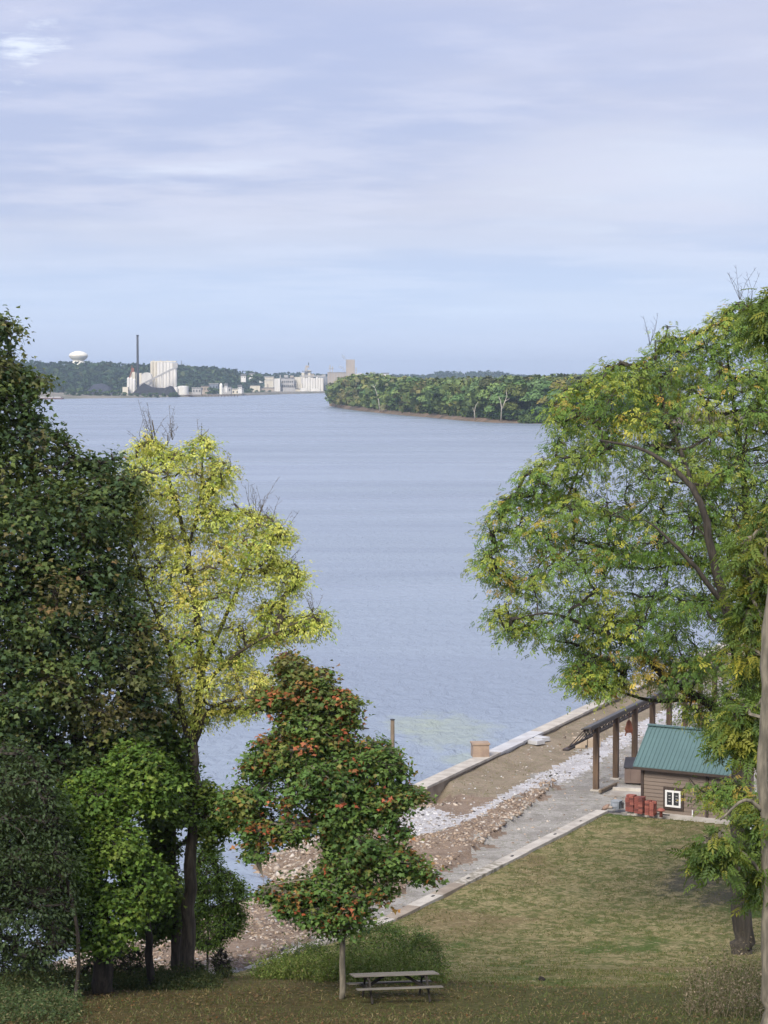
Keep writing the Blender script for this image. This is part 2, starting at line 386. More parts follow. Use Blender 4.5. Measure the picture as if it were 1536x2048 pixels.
# ------------------------------------------------------------------ water
def water_material():
    q = NT('river_water'); v = q.pos()
    b = q.b
    w1 = q.noise(q.pos((.9, .42, 1)), 1.0, 4, .6, .6)
    w2 = q.noise(q.pos((.35, 1.0, 1)), .16, 4, .6, .5)
    w3 = q.noise(q.pos((.5, 1.2, 1)), 3.2, 3, .6)
    band = q.noise(q.pos((.0016, .009, 1)), 1.0, 5, .6, .6)
    band2 = q.noise(q.pos((.008, .03, 1)), 1.0, 4, .6, .8)
    col = q.mix(q.ramp(band2, .35, .65), (.22, .268, .345), (.255, .31, .385))
    # pale algae drifting off the sea wall
    g = q.n('ShaderNodeNewGeometry')
    for (px, py, rx, ry) in ((900, 1462, 3.4, 9), (830, 1448, 2.6, 4.5), (925, 1520, 1.6, 3)):
        p = PZ(px, py, 0); s_ = q.n('ShaderNodeVectorMath', operation='SUBTRACT'); q.l(g.outputs['Position'], s_.inputs[0]); s_.inputs[1].default_value = tuple(p)
        m = q.n('ShaderNodeMapping', vector_type='TEXTURE'); q.l(s_.outputs[0], m.inputs[0]); m.inputs['Scale'].default_value = (rx, ry, 10)
        ln = q.n('ShaderNodeVectorMath', operation='LENGTH'); q.l(m.outputs[0], ln.inputs[0])
        f = q.ramp(q.math('ADD', ln.outputs['Value'], q.math('MULTIPLY', q.math('SUBTRACT', q.noise(q.pos((1, .5, 1)), .5, 5, .7), .5), 2.2)), .5, 1.15, .55, 0.)
        col = q.mix(f, col, (.30, .35, .27))
    q.l(col, b.inputs['Base Color'])
    q.l(q.ramp(band, .35, .7, .24, .36), b.inputs['Roughness'])
    b.inputs['IOR'].default_value = 1.33; b.inputs['Specular IOR Level'].default_value = .5
    h = q.math('ADD', q.math('MULTIPLY', w1, .75), q.math('ADD', q.math('MULTIPLY', w2, .5), q.math('MULTIPLY', w3, .06)))
    bp = q.bump(h, .7, 1.0)
    q.l(q.ramp(band, .38, .66, .45, .95), bp.inputs['Strength'])
    return q.m
M_WATER = water_material()
me = MB().add([(-9000, -150, 0), (9500, -150, 0), (9500, 9000, 0), (-9000, 9000, 0)], [(0, 1, 2, 3)]).build('river', M_WATER); tag(me, kind='structure')

# ------------------------------------------------------------------ far bank and hills
SHP = np.array([(-900, 801), (60, 798), (250, 796), (360, 794), (440, 793), (520, 790), (580, 788), (660, 786), (800, 784), (1000, 783), (1300, 783), (2200, 783)], float)
def shore_y(pxx): return CAMZ * FPX / (np.interp(pxx, SHP[:, 0], SHP[:, 1]) - 760)
HT = np.array([  # photo column, distance of ridge, photo row of ridge with its trees
    (-900, 4200, 716), (80, 4200, 725), (160, 4200, 724), (215, 4200, 722), (300, 4250, 728), (400, 4300, 735), (470, 4400, 741), (500, 5000, 746), (560, 5600, 746),
    (640, 6000, 748), (740, 6400, 749), (850, 6600, 748), (880, 6600, 742), (1000, 6600, 742), (1020, 6800, 747), (1200, 7000, 749), (2200, 7000, 747)], float)
def far_h(x, y):
    a = x / y * FPX + 768; rd = np.interp(a, HT[:, 0], HT[:, 1]); rp = np.interp(a, HT[:, 0], HT[:, 2])
    top = CAMZ + (760 - rp) * rd / FPX - 18
    s0 = rd - 560; t = np.clip((y - s0) / 500, 0, 1); t = t * t * (3 - 2 * t)
    ys_ = shore_y(a); b = np.clip((y - ys_) / 18, -1, 1) * 3.0
    n = (vnoise(np.c_[x, y], 1 / 170., 5) - .5) * 12 * t
    return b + (top - 3) * t + n * (t > 0)
ax = np.linspace(-900, 2200, 220); dy = np.concatenate([np.linspace(-40, 120, 12), np.linspace(180, 3600, 60), np.linspace(3900, 8000, 12)])
V = []; 
for q_ in dy:
    yy = shore_y(ax) + q_; xx = (ax - 768) / FPX * yy; V.append(np.c_[xx, yy, far_h(xx, yy)])
V = np.concatenate(V); ii = np.arange(len(V)).reshape(len(dy), len(ax))
F = np.c_[ii[:-1, :-1].ravel(), ii[:-1, 1:].ravel(), ii[1:, 1:].ravel(), ii[1:, :-1].ravel()]
M_FARLAND = mat('far_ground', (.13, .13, .09), (.24, .21, .17), .01, .95, world=True)
tag(link('hills', np_mesh('hills', V, F, M_FARLAND, smooth=True)), kind='structure')

def rand_unit(n, r=rng):
    v = r.normal(size=(n, 3)); return v / np.linalg.norm(v, axis=1)[:, None]
def frames(Nn, Tt):
    Nn = Nn / (np.linalg.norm(Nn, axis=1)[:, None] + 1e-9)
    Tt = Tt - (Tt * Nn).sum(1)[:, None] * Nn; Tt /= (np.linalg.norm(Tt, axis=1)[:, None] + 1e-9)
    return Tt, np.cross(Nn, Tt), Nn
def place(tmplV, tmplF, C, Nn, Tt, size, col):     # copies a small leaf shape to every point; vectorised
    A, B, Cn = frames(Nn, Tt); n = len(C); k = len(tmplV)
    V = C[:, None, :] + size[:, None, None] * (tmplV[None, :, 0:1] * A[:, None, :] + tmplV[None, :, 1:2] * B[:, None, :] + tmplV[None, :, 2:3] * Cn[:, None, :])
    F = tmplF[None] + (np.arange(n) * k)[:, None, None]
    return V.reshape(-1, 3), F.reshape(-1, tmplF.shape[1]), np.repeat(col, k, 0)
QUAD = (np.array([(-.5, -.35, 0), (.1, -.5, .08), (.5, .3, 0), (-.2, .5, -.08)], float), np.array([(0, 1, 2), (0, 2, 3)]))
OVAL = (np.array([(0, 0, 0), (.45, .24, .07), (1, 0, -.06), (.45, -.24, .07)], float), np.array([(0, 1, 2), (0, 2, 3)]))
def maple_t():
    rim = [(-.05, 0.0), (.20, .24), (.26, .58), (.52, .22), (1.0, 0.0), (.52, -.22), (.26, -.58), (.20, -.24)]
    V = [(x, y, (.05 if abs(y) < .01 else 0) - .12 * abs(y) - .10 * max(0, x - .5)) for x, y in rim]
    n = len(rim); return np.array(V, float), np.array([(0, i + 1, i) for i in range(1, n - 1)])
MAPLE = maple_t()
MAPLE_S = (np.array([(-.02, 0, .03), (.24, .52, -.05), (.52, .20, 0), (1, 0, -.08), (.52, -.20, 0), (.24, -.52, -.05)], float), np.array([(0, 2, 1), (0, 3, 2), (0, 4, 3), (0, 5, 4)]))
def pinnate_t(npair=4):
    V = []; F = []
    for k in range(npair * 2 + 1):
        if k == npair * 2: o = np.array([.86, 0]); a = 0
        else:
            o = np.array([.18 + .19 * (k // 2), 0]); a = (1 if k % 2 else -1) * R(58)
        ca, sa = math.cos(a), math.sin(a); b = len(V); Ls = .38
        for (x, y, z) in ((0, 0, 0), (.5 * Ls, .15 * Ls * 1.3, .02), (Ls, 0, -.06), (.5 * Ls, -.15 * Ls * 1.3, .02)):
            X = o[0] + x * ca - y * sa; Y = o[1] + x * sa + y * ca; V.append((X, Y, z - .28 * X * X))
        F += [(b, b + 1, b + 2), (b, b + 2, b + 3)]
    return np.array(V, float), np.array(F)
PINN = pinnate_t(4)
SPRIG = pinnate_t(2)
def pinnate_s():
    V = []; F = []
    for k in range(9):
        o = (.86, 0) if k == 8 else (.16 + .19 * (k // 2), 0); a = 0 if k == 8 else (1 if k % 2 else -1) * R(55); ca, sa = math.cos(a), math.sin(a); b = len(V)
        for (x, y) in ((-.02, .075), (.42, .03), (.10, -.095)):
            X = o[0] + x * ca - y * sa; V.append((X, o[1] + x * sa + y * ca, -.28 * X * X))
        F.append((b, b + 2, b + 1))
    return np.array(V, float), np.array(F)
PINN_S = pinnate_s()
PINN3 = pinnate_t(3)

def pal(n, colors, weights, jitter=.2, r=rng):
    c = np.array(colors)[r.choice(len(colors), n, p=np.array(weights) / sum(weights))]
    return np.clip(c * (1 + (r.random((n, 1)) - .5) * 2 * jitter), 0, 1)

# template of a distant tree crown: unit height crown of leaf clumps
def far_crown(n, seed, quad, wide=.42, base=.12):
    r = np.random.default_rng(seed); C = []; Nn = []
    nl = 9
    lc = np.c_[(r.random(nl) - .5) * wide * 1.2, (r.random(nl) - .5) * wide * 1.2, base + .2 + r.random(nl) * (.60 - base)]
    lc[0] = (0, 0, .78)
    lr = .13 + r.random(nl) * .11
    k = r.integers(0, nl, n); d = rand_unit(n, r); d[:, 2] = np.abs(d[:, 2]) * .9 + d[:, 2] * .1
    C = lc[k] + d * (lr[k] * (.7 + .35 * r.random(n)))[:, None]
    Nn = d + rand_unit(n, r) * .7 + np.array([0, 0, .4])
    return C, Nn, r
def far_tree_mesh(name, n, seed, quad, cols, w, wide=.42, base=.1):
    C, Nn, r = far_crown(n, seed, quad, wide, base); col = pal(n, cols, w, .13, r)
    V, F, c = place(*QUAD, C, Nn, rand_unit(n, r), quad * (.6 + .8 * r.random(n)), col)
    return np_mesh(name, V, F, M_FAR, c)
GREENS = [(.050, .090, .036), (.068, .110, .040), (.10, .14, .045), (.038, .070, .034)]

def forest_stuff(name, pts, hts, nq, quad, cols, w, seed=3, label=None):
    r = np.random.default_rng(seed); Vs = []; Fs = []; Cs = []; b = 0
    for (p, h) in zip(pts, hts):
        C, Nn, rr = far_crown(nq, int(r.integers(1e9)), quad, .62, -.15); a = r.random() * 6.28; ca, sa = math.cos(a), math.sin(a)
        C = np.c_[C[:, 0] * ca - C[:, 1] * sa, C[:, 0] * sa + C[:, 1] * ca, C[:, 2]] * h + p
        tint = pal(1, cols, w, .25, r); col = np.repeat(tint, nq, 0) * (.87 + .26 * r.random((nq, 1)))
        V, F, c = place(*QUAD, C, Nn, rand_unit(nq, r), h * quad * (.6 + .8 * r.random(nq)), col)
        Vs.append(V); Fs.append(F + b); Cs.append(c); b += len(V)
    return tag(link(name, np_mesh(name, np.concatenate(Vs), np.concatenate(Fs), M_FAR, np.concatenate(Cs))), label, None, None, 'stuff')
# hillside woods
pts = []; hts = []
while len(pts) < 3600:
    a = rng.uniform(-150, 1750); rd = np.interp(a, HT[:, 0], HT[:, 1])
    near = 1.0 if a < 520 else 0
    if a < 520:
        d_ = rd + 130 - rng.random() ** .75 * 640
    else:
        if rng.random() < .35: continue
        d_ = rd + 130 - rng.random() ** 1.3 * 520
    x = (a - 768) / FPX * d_
    if d_ < shore_y(a) + 420: continue
    pts.append((x, d_, float(far_h(np.array([x]), np.array([d_]))[0]) - 3)); hts.append(rng.uniform(13, 22))
forest_stuff('hillside_woods', pts, hts, 30, .30, [(.030, .060, .030), (.042, .075, .034), (.070, .10, .038), (.024, .050, .030), (.09, .11, .045)], [4, 4, 1.6, 3, .6], 5, 'dark green woods covering the hills beyond the far bank')

# ------------------------------------------------------------------ far bank works
def cmat(n, a, b=None, sc=.08, r=.8): return mat(n, a, b or tuple(x * .86 for x in a), sc, r, 0, stretch=(3, 3, .5), world=True)
M_CREAM = cmat('cream_concrete', (.66, .61, .50)); M_WHITEC = cmat('white_concrete', (.72, .70, .66)); M_GREYC = cmat('grey_concrete', (.42, .41, .40))
M_TAN = cmat('tan_brick', (.40, .34, .28)); M_BLUEG = cmat('blue_grey_metal', (.20, .23, .28)); M_DARK = cmat('dark_steel', (.045, .045, .05))
M_COAL = mat('coal', (.018, .018, .022), (.032, .032, .036), .2, .9, .4, world=True); M_RUST = mat('rusty_steel', (.30, .10, .05), (.18, .07, .04), .5, .8, world=True)
M_RED = cmat('red_brick_far', (.34, .13, .09)); M_TANKW = mat('tank_paint', (.80, .78, .70), (.76, .74, .66), .1, .45, world=True); M_ROOFD = cmat('dark_roof', (.12, .12, .12))
M_GLASSD = mat('dark_glass', (.03, .035, .04), (.05, .055, .06), 1, .15)
def fbox(px0, py0, px1, py1, D, depth, name, m, parent, down=None):
    """box whose front face fills that rectangle of the view at distance D; down: its base goes to this height"""
    a = PD(px0, py0, D); b = PD(px1, py1, D); z0 = b[2] if down is None else down
    return MB().box(((a[0] + b[0]) / 2, D + depth / 2, (a[2] + z0) / 2), (b[0] - a[0], depth, a[2] - z0)).build(name, m, parent)
def root(name, px, D, label, cat, group=None, z=3):
    p = PD(px, 760, D); e = empty(name, (0, 0, 0), label, cat, group); return e
def fcyl(px, r_px, py0, D, name, m, parent, z0=2.5, dome=0, n=18):
    p = PD(px, py0, D); rr = r_px * D / FPX; h = p[2] - z0
    prof = [(rr, 0), (rr, h)]
    if dome: prof += [(rr * .6, h + dome * .7), (rr * .05, h + dome)]
    return MB().lathe((p[0], D, z0), prof, n).build(name, m, parent, smooth=False)
# water tower
D = 4330; t = root('water_tower', 157, D, 'white water tower tank rising above the wooded hill', 'water tower')
p = PD(157, 712, D); k = D / FPX
MB().lathe((p[0], D, p[2]), [(10 * k, -9.5 * k), (15.5 * k, -5.5 * k), (18.6 * k, -1.5 * k), (19 * k, 1 * k), (17.5 * k, 4.4 * k), (12 * k, 7.8 * k), (5 * k, 9.8 * k), (.5 * k, 10.3 * k)], 32).build('tank', M_TANKW, t, True)
MB().lathe((p[0], D, 20), [(12.5 * k, 0), (12.5 * k, p[2] - 20 - 9.6 * k)], 24).build('pedestal', M_TANKW, t, True)
MB().lathe((p[0], D, p[2]), [(19.3 * k, -.2 * k), (19.3 * k, .8 * k)], 32).build('catwalk', M_CREAM, t)
# tall dark chimney
D = 3420; t = root('chimney', 275, D, 'tall dark slender smokestack above the riverside silos', 'chimney')
p = PD(275, 672, D); MB().lathe((p[0], D, 3), [(2.3, 0), (1.55, p[2] - 3)], 16).build('shaft', M_DARK, t, True)
MB().lathe((p[0], D, p[2]), [(2.0, 0), (2.0, 1.8)], 16).build('rim', M_DARK, t)
# big silo block
D = 3480; t = root('silo_block', 327, D, 'large white block of tall concrete silos beside the smokestack', 'silos')
for i in range(8):
    fcyl(304 + i * 6.6, 3.5, 724 + i * .25, D, 'silo', [M_CREAM, M_CREAM, M_WHITEC, M_WHITEC][i % 4] if i < 3 else M_WHITEC, t)
fbox(301, 722, 352, 724.6, D - 2, 12, 'roof_slab', M_CREAM, t, None)
fbox(346, 726, 355, 735, D - 6, 8, 'head_house', M_GREYC, t)
for i in range(3): fbox(306 + i * 14, 719.5, 308 + i * 14, 722, D + 2, 3, 'vent', M_GREYC, t)
# conveyor
t = root('conveyor', 315, 3440, 'long grey inclined conveyor climbing to the top of the white silos', 'conveyor')
a = PD(279, 771, 3440); b = PD(353, 734, 3460)
MB().bar(a, b, 3.0, 2.6).build('gallery', M_GREYC, t)
for f in (.2, .4, .6, .8):
    q_ = a + (b - a) * f; MB().bar((q_[0], q_[1], 3), (q_[0], q_[1], q_[2] - 1.3), .9).build('trestle', M_GREYC, t)
# cement silos with tower
D = 3300; t = root('cement_works', 262, D, 'cluster of white silos with a cream tower and red top by the smokestack', 'industrial building')
for x_, y_ in ((257, 757), (262.5, 757), (268, 760)): fcyl(x_, 3.2, y_, D, 'silo', M_WHITEC, t, dome=2)
fbox(261, 744, 270, 760, D + 6, 8, 'tower', M_CREAM, t, 3)
fbox(262.5, 736, 268, 744, D + 7, 5, 'red_penthouse', M_RUST, t)
MB().bar(PD(264, 737, D + 8), PD(264, 731, D + 8), .8).build('mast', M_RUST, t)
MB().bar(PD(259, 757, D - 1), PD(263.5, 741, D + 6), 1.0).build('elevator_leg', M_RUST, t)
fbox(245, 774, 256, 787, D - 20, 14, 'annex', M_CREAM, t, 3)
# middle hall with rounded roof
D = 3450; t = root('industrial_hall', 288, D, 'pale hall with rounded roof between the smokestack and the white silos', 'industrial building')
fbox(272, 746, 283, 775, D, 12, 'wall', M_CREAM, t, 3); fbox(275.5, 747, 278, 772, D - .6, 1.0, 'brick_panel', M_RED, t)
a = PD(283, 752, D); b = PD(303, 752, D); m = MB(); w = (b[0] - a[0]) / 2; n_ = 10; V = []
for j in (0, 14):
    for i in range(n_ + 1):
        th = math.pi * i / n_; V.append((a[0] + w - w * math.cos(th), D + j, a[2] + 5.5 * math.sin(th)))
    V.append((b[0], D + j, 3)); V.append((a[0], D + j, 3))
kk = n_ + 3; Fm = [tuple(range(kk)), tuple(range(kk, 2 * kk))[::-1]] + [(i, (i + 1) % kk, (i + 1) % kk + kk, i + kk)[::-1] for i in range(kk)]
m.add(V, Fm).build('barrel_hall', M_WHITEC, t)
# coal heaps
def heap(name, pts_px, D, label, m, depth=40):
    t = []; n = len(pts_px); V = []; F = []
    rows = 7
    for j in range(rows):
        f = j / (rows - 1); s_ = math.sin(math.pi * f)
        for (x_, y_) in pts_px:
            p = PD(x_, y_, D); h = (p[2] - 2.8) * s_ * (.9 + .2 * rng.random()) ; V.append((p[0], D - depth / 2 + depth * f, 2.8 + h))
    for j in range(rows - 1):
        for i in range(n - 1): F.append((j * n + i, j * n + i + 1, (j + 1) * n + i + 1, (j + 1) * n + i))
    return tag(MB().add(V, F).build(name, m, None, False), label, 'coal heap')
heap('coal_heap', [(262, 790), (270, 782), (278, 772), (288, 768), (296, 770), (304, 773), (316, 776), (330, 776), (340, 773), (346, 774), (354, 787), (358, 791)], 3300, 'black coal heap in front of the white silo block', M_COAL)
heap('coal_heap', [(168, 790), (178, 778), (186, 770), (205, 767), (218, 770), (226, 780), (234, 790)], 3330, 'low black coal heap among bushes left of the smokestack', mat('coal_slate', (.03, .034, .05), (.045, .05, .07), .2, .9, world=True))
# tank and low sheds right of silos
D = 3380; t = root('storage_tank', 366, D, 'squat white storage tank right of the large silo block', 'tank')
fcyl(366, 11, 773, D, 'shell', M_WHITEC, t, dome=1.2, n=28)
fcyl(352, 4, 776, D - 8, 'side_tank', M_WHITEC, t, dome=1)
low = [(384, 776, 402, 789, M_GREYC, 'long grey shed'), (402, 772, 417, 789, M_TAN, 'tan shed'), (418, 768, 436, 786, M_BLUEG, 'blue grey shed'), (440, 774, 462, 788, M_GREYC, 'grey low warehouse'), (462, 778, 486, 789, M_CREAM, 'cream low warehouse')]
for i, (x0, y0, x1, y1, m_, nm) in enumerate(low):
    D = 3400 + i * 50
    t = root('warehouse', (x0 + x1) / 2, D, nm + ' on the far bank, ' + ['first', 'second', 'third', 'fourth', 'fifth'][i] + ' in the row right of the white tank', 'warehouse', 'low sheds on the far bank')
    fbox(x0, y0, x1, y1, D, 20, 'wall', m_, t, 2.5); fbox(x0 - .7, y0 - 1, x1 + .7, y0 + .1, D - 1, 22, 'roof', M_ROOFD if i % 2 else M_GREYC, t)
    for j in range(3): fbox(x0 + (j + .4) * (x1 - x0) / 3, y0 + 4, x0 + (j + .75) * (x1 - x0) / 3, y0 + 7.5, D - .4, .5, 'window', M_GLASSD, t)
t = root('storage_tank', 442, 3500, 'small white round-topped tank standing among the low sheds', 'tank'); fcyl(442, 3.2, 770, 3490, 'shell', M_TANKW, t, dome=3)
# spire on the hill
t = root('church_spire', 372, 4400, 'thin dark spire poking above the wooded hill', 'spire')
p = PD(372, 722, 4400); MB().lathe((p[0], 4300, 30), [(3.2, 0), (3.0, p[2] - 46), (.2, p[2] - 29)], 8).build('steeple', M_BLUEG, t); fbox(368, 736, 376, 745, 4302, 14, 'nave', M_GREYC, t, 30)
# barge
D = 3120; t = root('barge', 98, D, 'long rust brown barge with pale covers moored at the far bank', 'barge')
a = PD(58, 799, 2918); b = PD(128, 799, 2918); m = MB()
x0, x1 = a[0], b[0]
m.add([(x0, 2918, -.5), (x1 - 4, 2918, -.5), (x1, 2918, 2.0), (x0, 2918, 2.0), (x0, 2930, -.5), (x1 - 4, 2930, -.5), (x1, 2930, 2.0), (x0, 2930, 2.0)], [(0, 1, 2, 3), (5, 4, 7, 6), (3, 2, 6, 7), (4, 0, 3, 7), (1, 5, 6, 2), (4, 5, 1, 0)]).build('hull', mat('barge_hull', (.16, .085, .07), (.10, .06, .055), .2, .7, world=True), t)
for i in range(4):
    w = (x1 - x0 - 6) / 4; MB().box((x0 + 2 + w * (i + .5), 2924, 2.7), (w - .6, 10, 1.4), taper=.93).build('cargo_cover', M_GREYC, t)
# right-hand grain works
def works(name, px, D, label, cat, boxes, cyls=(), group=None):
    t = root(name, px, D, label, cat, group)
    for (nm, x0, y0, x1, y1, dd, depth, m_) in boxes: fbox(x0, y0, x1, y1, D + dd, depth, nm, m_, t, 2.5 if nm in ('wall', 'tower') else None)
    for (x_, r_, y_, dd, m_) in cyls: fcyl(x_, r_, y_, D + dd, 'silo', m_, t, dome=1)
    return t
works('cream_building', 546, 4350, 'cream painted block at the left end of the grain works', 'industrial building',
      [('wall', 529, 754, 547, 782, 0, 25, M_CREAM), ('wall', 547, 757, 560, 782, 3, 20, M_WHITEC), ('roof', 528, 752.8, 548, 754, -1, 27, M_GREYC), ('stack', 559.5, 750, 561.5, 757, 6, 2, M_GREYC), ('door', 534, 768, 537, 776, -.5, 1, M_TAN)] + [('window', 531 + i * 4, 758, 533 + i * 4, 762, -.5, 1, M_GREYC) for i in range(4)])
works('mill_building', 578, 4380, 'grey mill building with rooftop gear between the cream block and the silo tower', 'industrial building',
      [('wall', 562, 756, 588, 784, 0, 30, M_GREYC), ('penthouse', 568, 750, 576, 756, 4, 12, M_GREYC), ('penthouse', 580, 751, 587, 756, 6, 12, M_TAN), ('roof', 561, 755, 589, 756.2, -1, 32, M_ROOFD)] + [('window', 564 + i * 4, 762, 566 + i * 4, 765, -.5, 1, M_DARK) for i in range(6)] + [('window', 564 + i * 4, 770, 566 + i * 4, 773, -.5, 1, M_DARK) for i in range(6)])
works('grain_elevator', 618, 4420, 'pale grain elevator with stepped tower and rows of slim silos', 'grain elevator',
      [('wall', 588, 754, 602, 784, -4, 25, M_CREAM), ('tower', 603, 745, 609, 784, 8, 10, M_CREAM), ('tower', 609.5, 735, 615, 784, 12, 10, M_GREYC), ('tower', 615.5, 740, 621, 784, 9, 10, M_CREAM), ('tower', 622, 748, 628, 784, 6, 10, M_TAN), ('head_house', 611, 731, 618, 735, 12, 8, M_TAN), ('catwalk', 604, 742, 624, 743, 6, 4, M_DARK), ('mast', 616.4, 725, 618, 730, 14, 2, M_DARK), ('conveyor_bridge', 600, 751, 648, 753.5, -2, 5, M_GREYC), ('loading_shed', 598, 776, 612, 785, -30, 12, M_WHITEC), ('loading_shed', 622, 777, 640, 785, -30, 12, M_WHITEC)],
      [(603 + i * 5.2, 2.7, 755 + (i % 3), 0, M_WHITEC) for i in range(9)] + [(593 + i * 5, 2, 768, -20, M_CREAM) for i in range(3)])
works('process_building', 648, 4440, 'blue grey steel building between the grain elevator and the tan block', 'industrial building',
      [('wall', 641, 753, 655, 784, 0, 20, M_BLUEG), ('penthouse', 644, 749, 651, 753, 3, 8, M_GREYC)] + [('column', 643 + i * 4, 754, 644 + i * 4, 782, -.6, 1, M_GREYC) for i in range(3)])
works('tan_elevator', 685, 4400, 'big tan concrete block with a square tower at its right end behind the island', 'grain elevator',
      [('wall', 655, 745, 706, 786, 0, 30, M_TAN), ('tower', 692, 719, 709.5, 745, 4, 18, M_TAN), ('roof', 654.5, 744, 692, 745.1, -1, 32, M_GREYC), ('annex', 706, 748, 718, 786, 4, 20, M_CREAM), ('stack', 659, 730, 661, 744, 6, 2.2, M_GREYC), ('stack', 664, 733, 666, 744, 6, 2.2, M_GREYC), ('platform', 657, 736, 668, 737.2, 5, 5, M_GREYC), ('stack', 711.5, 735, 713.5, 748, 8, 2, M_GREYC)]
      + [('pilaster', 658 + i * 5.5, 746, 659 + i * 5.5, 784, -.8, 1, M_GREYC) for i in range(9)])
works('levee_wall', 590, 4290, 'low beige floodwall along the water below the grain works', 'wall', [('wall', 505, 783.5, 662, 788, 0, 6, M_CREAM)])
for i, (x0, y0, x1, y1, m_, nm) in enumerate([(566, 774, 590, 783, M_GREYC, 'grey'), (500, 771, 520, 780, M_CREAM, 'cream'), (520, 776, 548, 784, M_TAN, 'tan'), (580, 778, 600, 785, M_CREAM, 'pale yellow')]):
    works('shed', (x0 + x1) / 2, 4310 + i * 8, nm + ' low shed in front of the grain works, above the floodwall', 'shed', [('wall', x0, y0, x1, y1, 0, 12, m_), ('roof', x0 - .4, y0 - .9, x1 + .4, y0, -.8, 14, M_ROOFD)], group='sheds before the grain works')
def house(px, py, D, w, label, rm=M_ROOFD, wm=M_WHITEC, group='houses on the far hills'):
    t = root('house', px, D, label, 'house', group); p = PD(px, py, D); k = D / FPX; W_ = w * k; H_ = 4.5; dp = 9
    MB().box((p[0], D, p[2] - H_ / 2 - 3), (W_, dp, H_ + 6)).build('wall', wm, t)
    z = p[2]; MB().add([(p[0] - W_ / 2 - .4, D - dp / 2 - .5, z), (p[0] + W_ / 2 + .4, D - dp / 2 - .5, z), (p[0] + W_ / 2 + .4, D + dp / 2 + .5, z), (p[0] - W_ / 2 - .4, D + dp / 2 + .5, z), (p[0] - W_ / 2 - .4, D, z + 3.4), (p[0] + W_ / 2 + .4, D, z + 3.4)],
             [(0, 1, 5, 4), (2, 3, 4, 5), (1, 2, 5), (3, 0, 4), (3, 2, 1, 0)]).build('roof', rm, t)
    for s_ in (-.25, .25): MB().box((p[0] + W_ * s_, D - dp / 2 - .05, z - 2), (W_ * .16, .2, 1.8)).build('window', M_GLASSD, t)
house(487, 752, 3900, 10, 'white house with a round front half hidden in trees left of the grain works')
house(522, 754, 4150, 6, 'small white house just left of the cream block')
house(452, 771, 3500, 6, 'white cabin near the shore left of the long wharf')
house(480, 774, 3600, 8, 'white cabin with dark roof by the waterside trees')
house(505, 749, 4500, 14, 'long low white house on the ridge left of the grain works')
house(770, 748, 5900, 16, 'pale low building on the ridge just above the island tip')
for i, (px, py) in enumerate([(720, 749), (742, 750)]): house(px, py, 5200, 7, ['cream house right of the tan block', 'white house between the tan block and island canopy'][i], M_GREYC)
# steam
q = NT('steam'); q.t.nodes.remove(q.b); pv = q.n('ShaderNodeVolumePrincipled'); pv.inputs['Color'].default_value = (1, 1, 1, 1); pv.inputs['Density'].default_value = .09; q.l(pv.outputs[0], q.o.inputs['Volume']); M_STEAM = q.m
for (pp, lab) in (([(692, 722, 2.0), (689.5, 718, 2.8), (687, 713.5, 3.2), (684.5, 710, 2.6)], 'upper plume of white steam drifting left from the square tower top'), ([(690, 742, 2.2), (687, 738, 3.2), (683, 735, 3.6), (679, 732, 3.0)], 'lower plume of white steam left of the square tower')):
    P = [PD(x_, y_, 4395) for x_, y_, r_ in pp]; m = MB(); m.tube(P, [r_ * .97 for _, _, r_ in pp], 10); tag(m.build('steam', M_STEAM, None, True), lab, None, None, 'stuff')
# wharf and far bank details
t = root('dock', 400, 3150, 'low brown wharf running along the far bank right of the coal heap', 'dock'); M_WHARF = mat('wharf_brown', (.17, .12, .10), (.12, .09, .08), .2, .9, world=True)
a = PD(362, 790, 3330); b = PD(478, 790, 3330); MB().box(((a[0] + b[0]) / 2, 3340, 2.6), (b[0] - a[0], 14, 1.0)).build('deck', M_WHARF, t)
for i in range(18): x_ = a[0] + (b[0] - a[0]) * (i + .5) / 18; MB().box((x_, 3334.5, 1.0), (.9, .9, 2.2)).build('pile', M_WHARF, t)

# far bank bushes and trees (own row along the water)
FT = [far_tree_mesh('far_tree_crown', 380, s, .16, GREENS, [3, 3, 2, 2], .75, -.05) for s in (1, 2, 3)]
def far_trunk(): return MB().lathe((0, 0, 0), [(.022, -.05), (.014, .35), (.006, .62)], 6).mesh('trunk', M_BARK_BROWN)
TRK = far_trunk()
def put_far(nm, crown, x, y, z, h, w, label, cat, group, trunk=TRK):
    e = empty(nm, (x, y, z), label, cat, group, rz=rng.random() * 6.28); e.scale = (w, w, h)
    c = link('crown', crown, e); 
    if trunk: link('trunk', trunk, e)
    return e
k = 0
for px, py, hp in [(140, 789, 12), (152, 790, 13), (163, 789, 14), (176, 790, 10), (188, 790, 13), (199, 790, 9), (212, 791, 11), (224, 790, 12), (236, 790, 12), (248, 791, 9), (262, 792, 8), (275, 792, 8), (288, 792, 8), (300, 792, 9), (314, 792, 9), (328, 792, 8), (342, 792, 9), (352, 791, 9),
                  (424, 788, 14), (433, 787, 12), (443, 788, 10), (455, 789, 13), (466, 787, 14), (478, 788, 11), (490, 788, 12), (501, 786, 11), (514, 786, 8), (526, 785, 7), (540, 785, 7), (447, 774, 14), (513, 760, 14), (523, 762, 12), (508, 764, 15)]:
    D = 3180 if py > 786 else 3900
    if px > 420 and py > 780: D = 3420 + (px - 420) * 6
    p = PD(px, py + 3, D); h = hp * D / FPX * 1.25
    put_far('riverside_tree', FT[k % 3], p[0], D, p[2] - 1, h, h * 1.25, 'bushy tree on the far bank ' + ('left of the black coal heap' if px < 255 else 'in front of the black coal heap and silos' if px < 360 else 'up on the slope among the houses' if py < 780 else 'near the low sheds right of the coal heap'), 'tree', 'bushy trees along the far bank'); k += 1
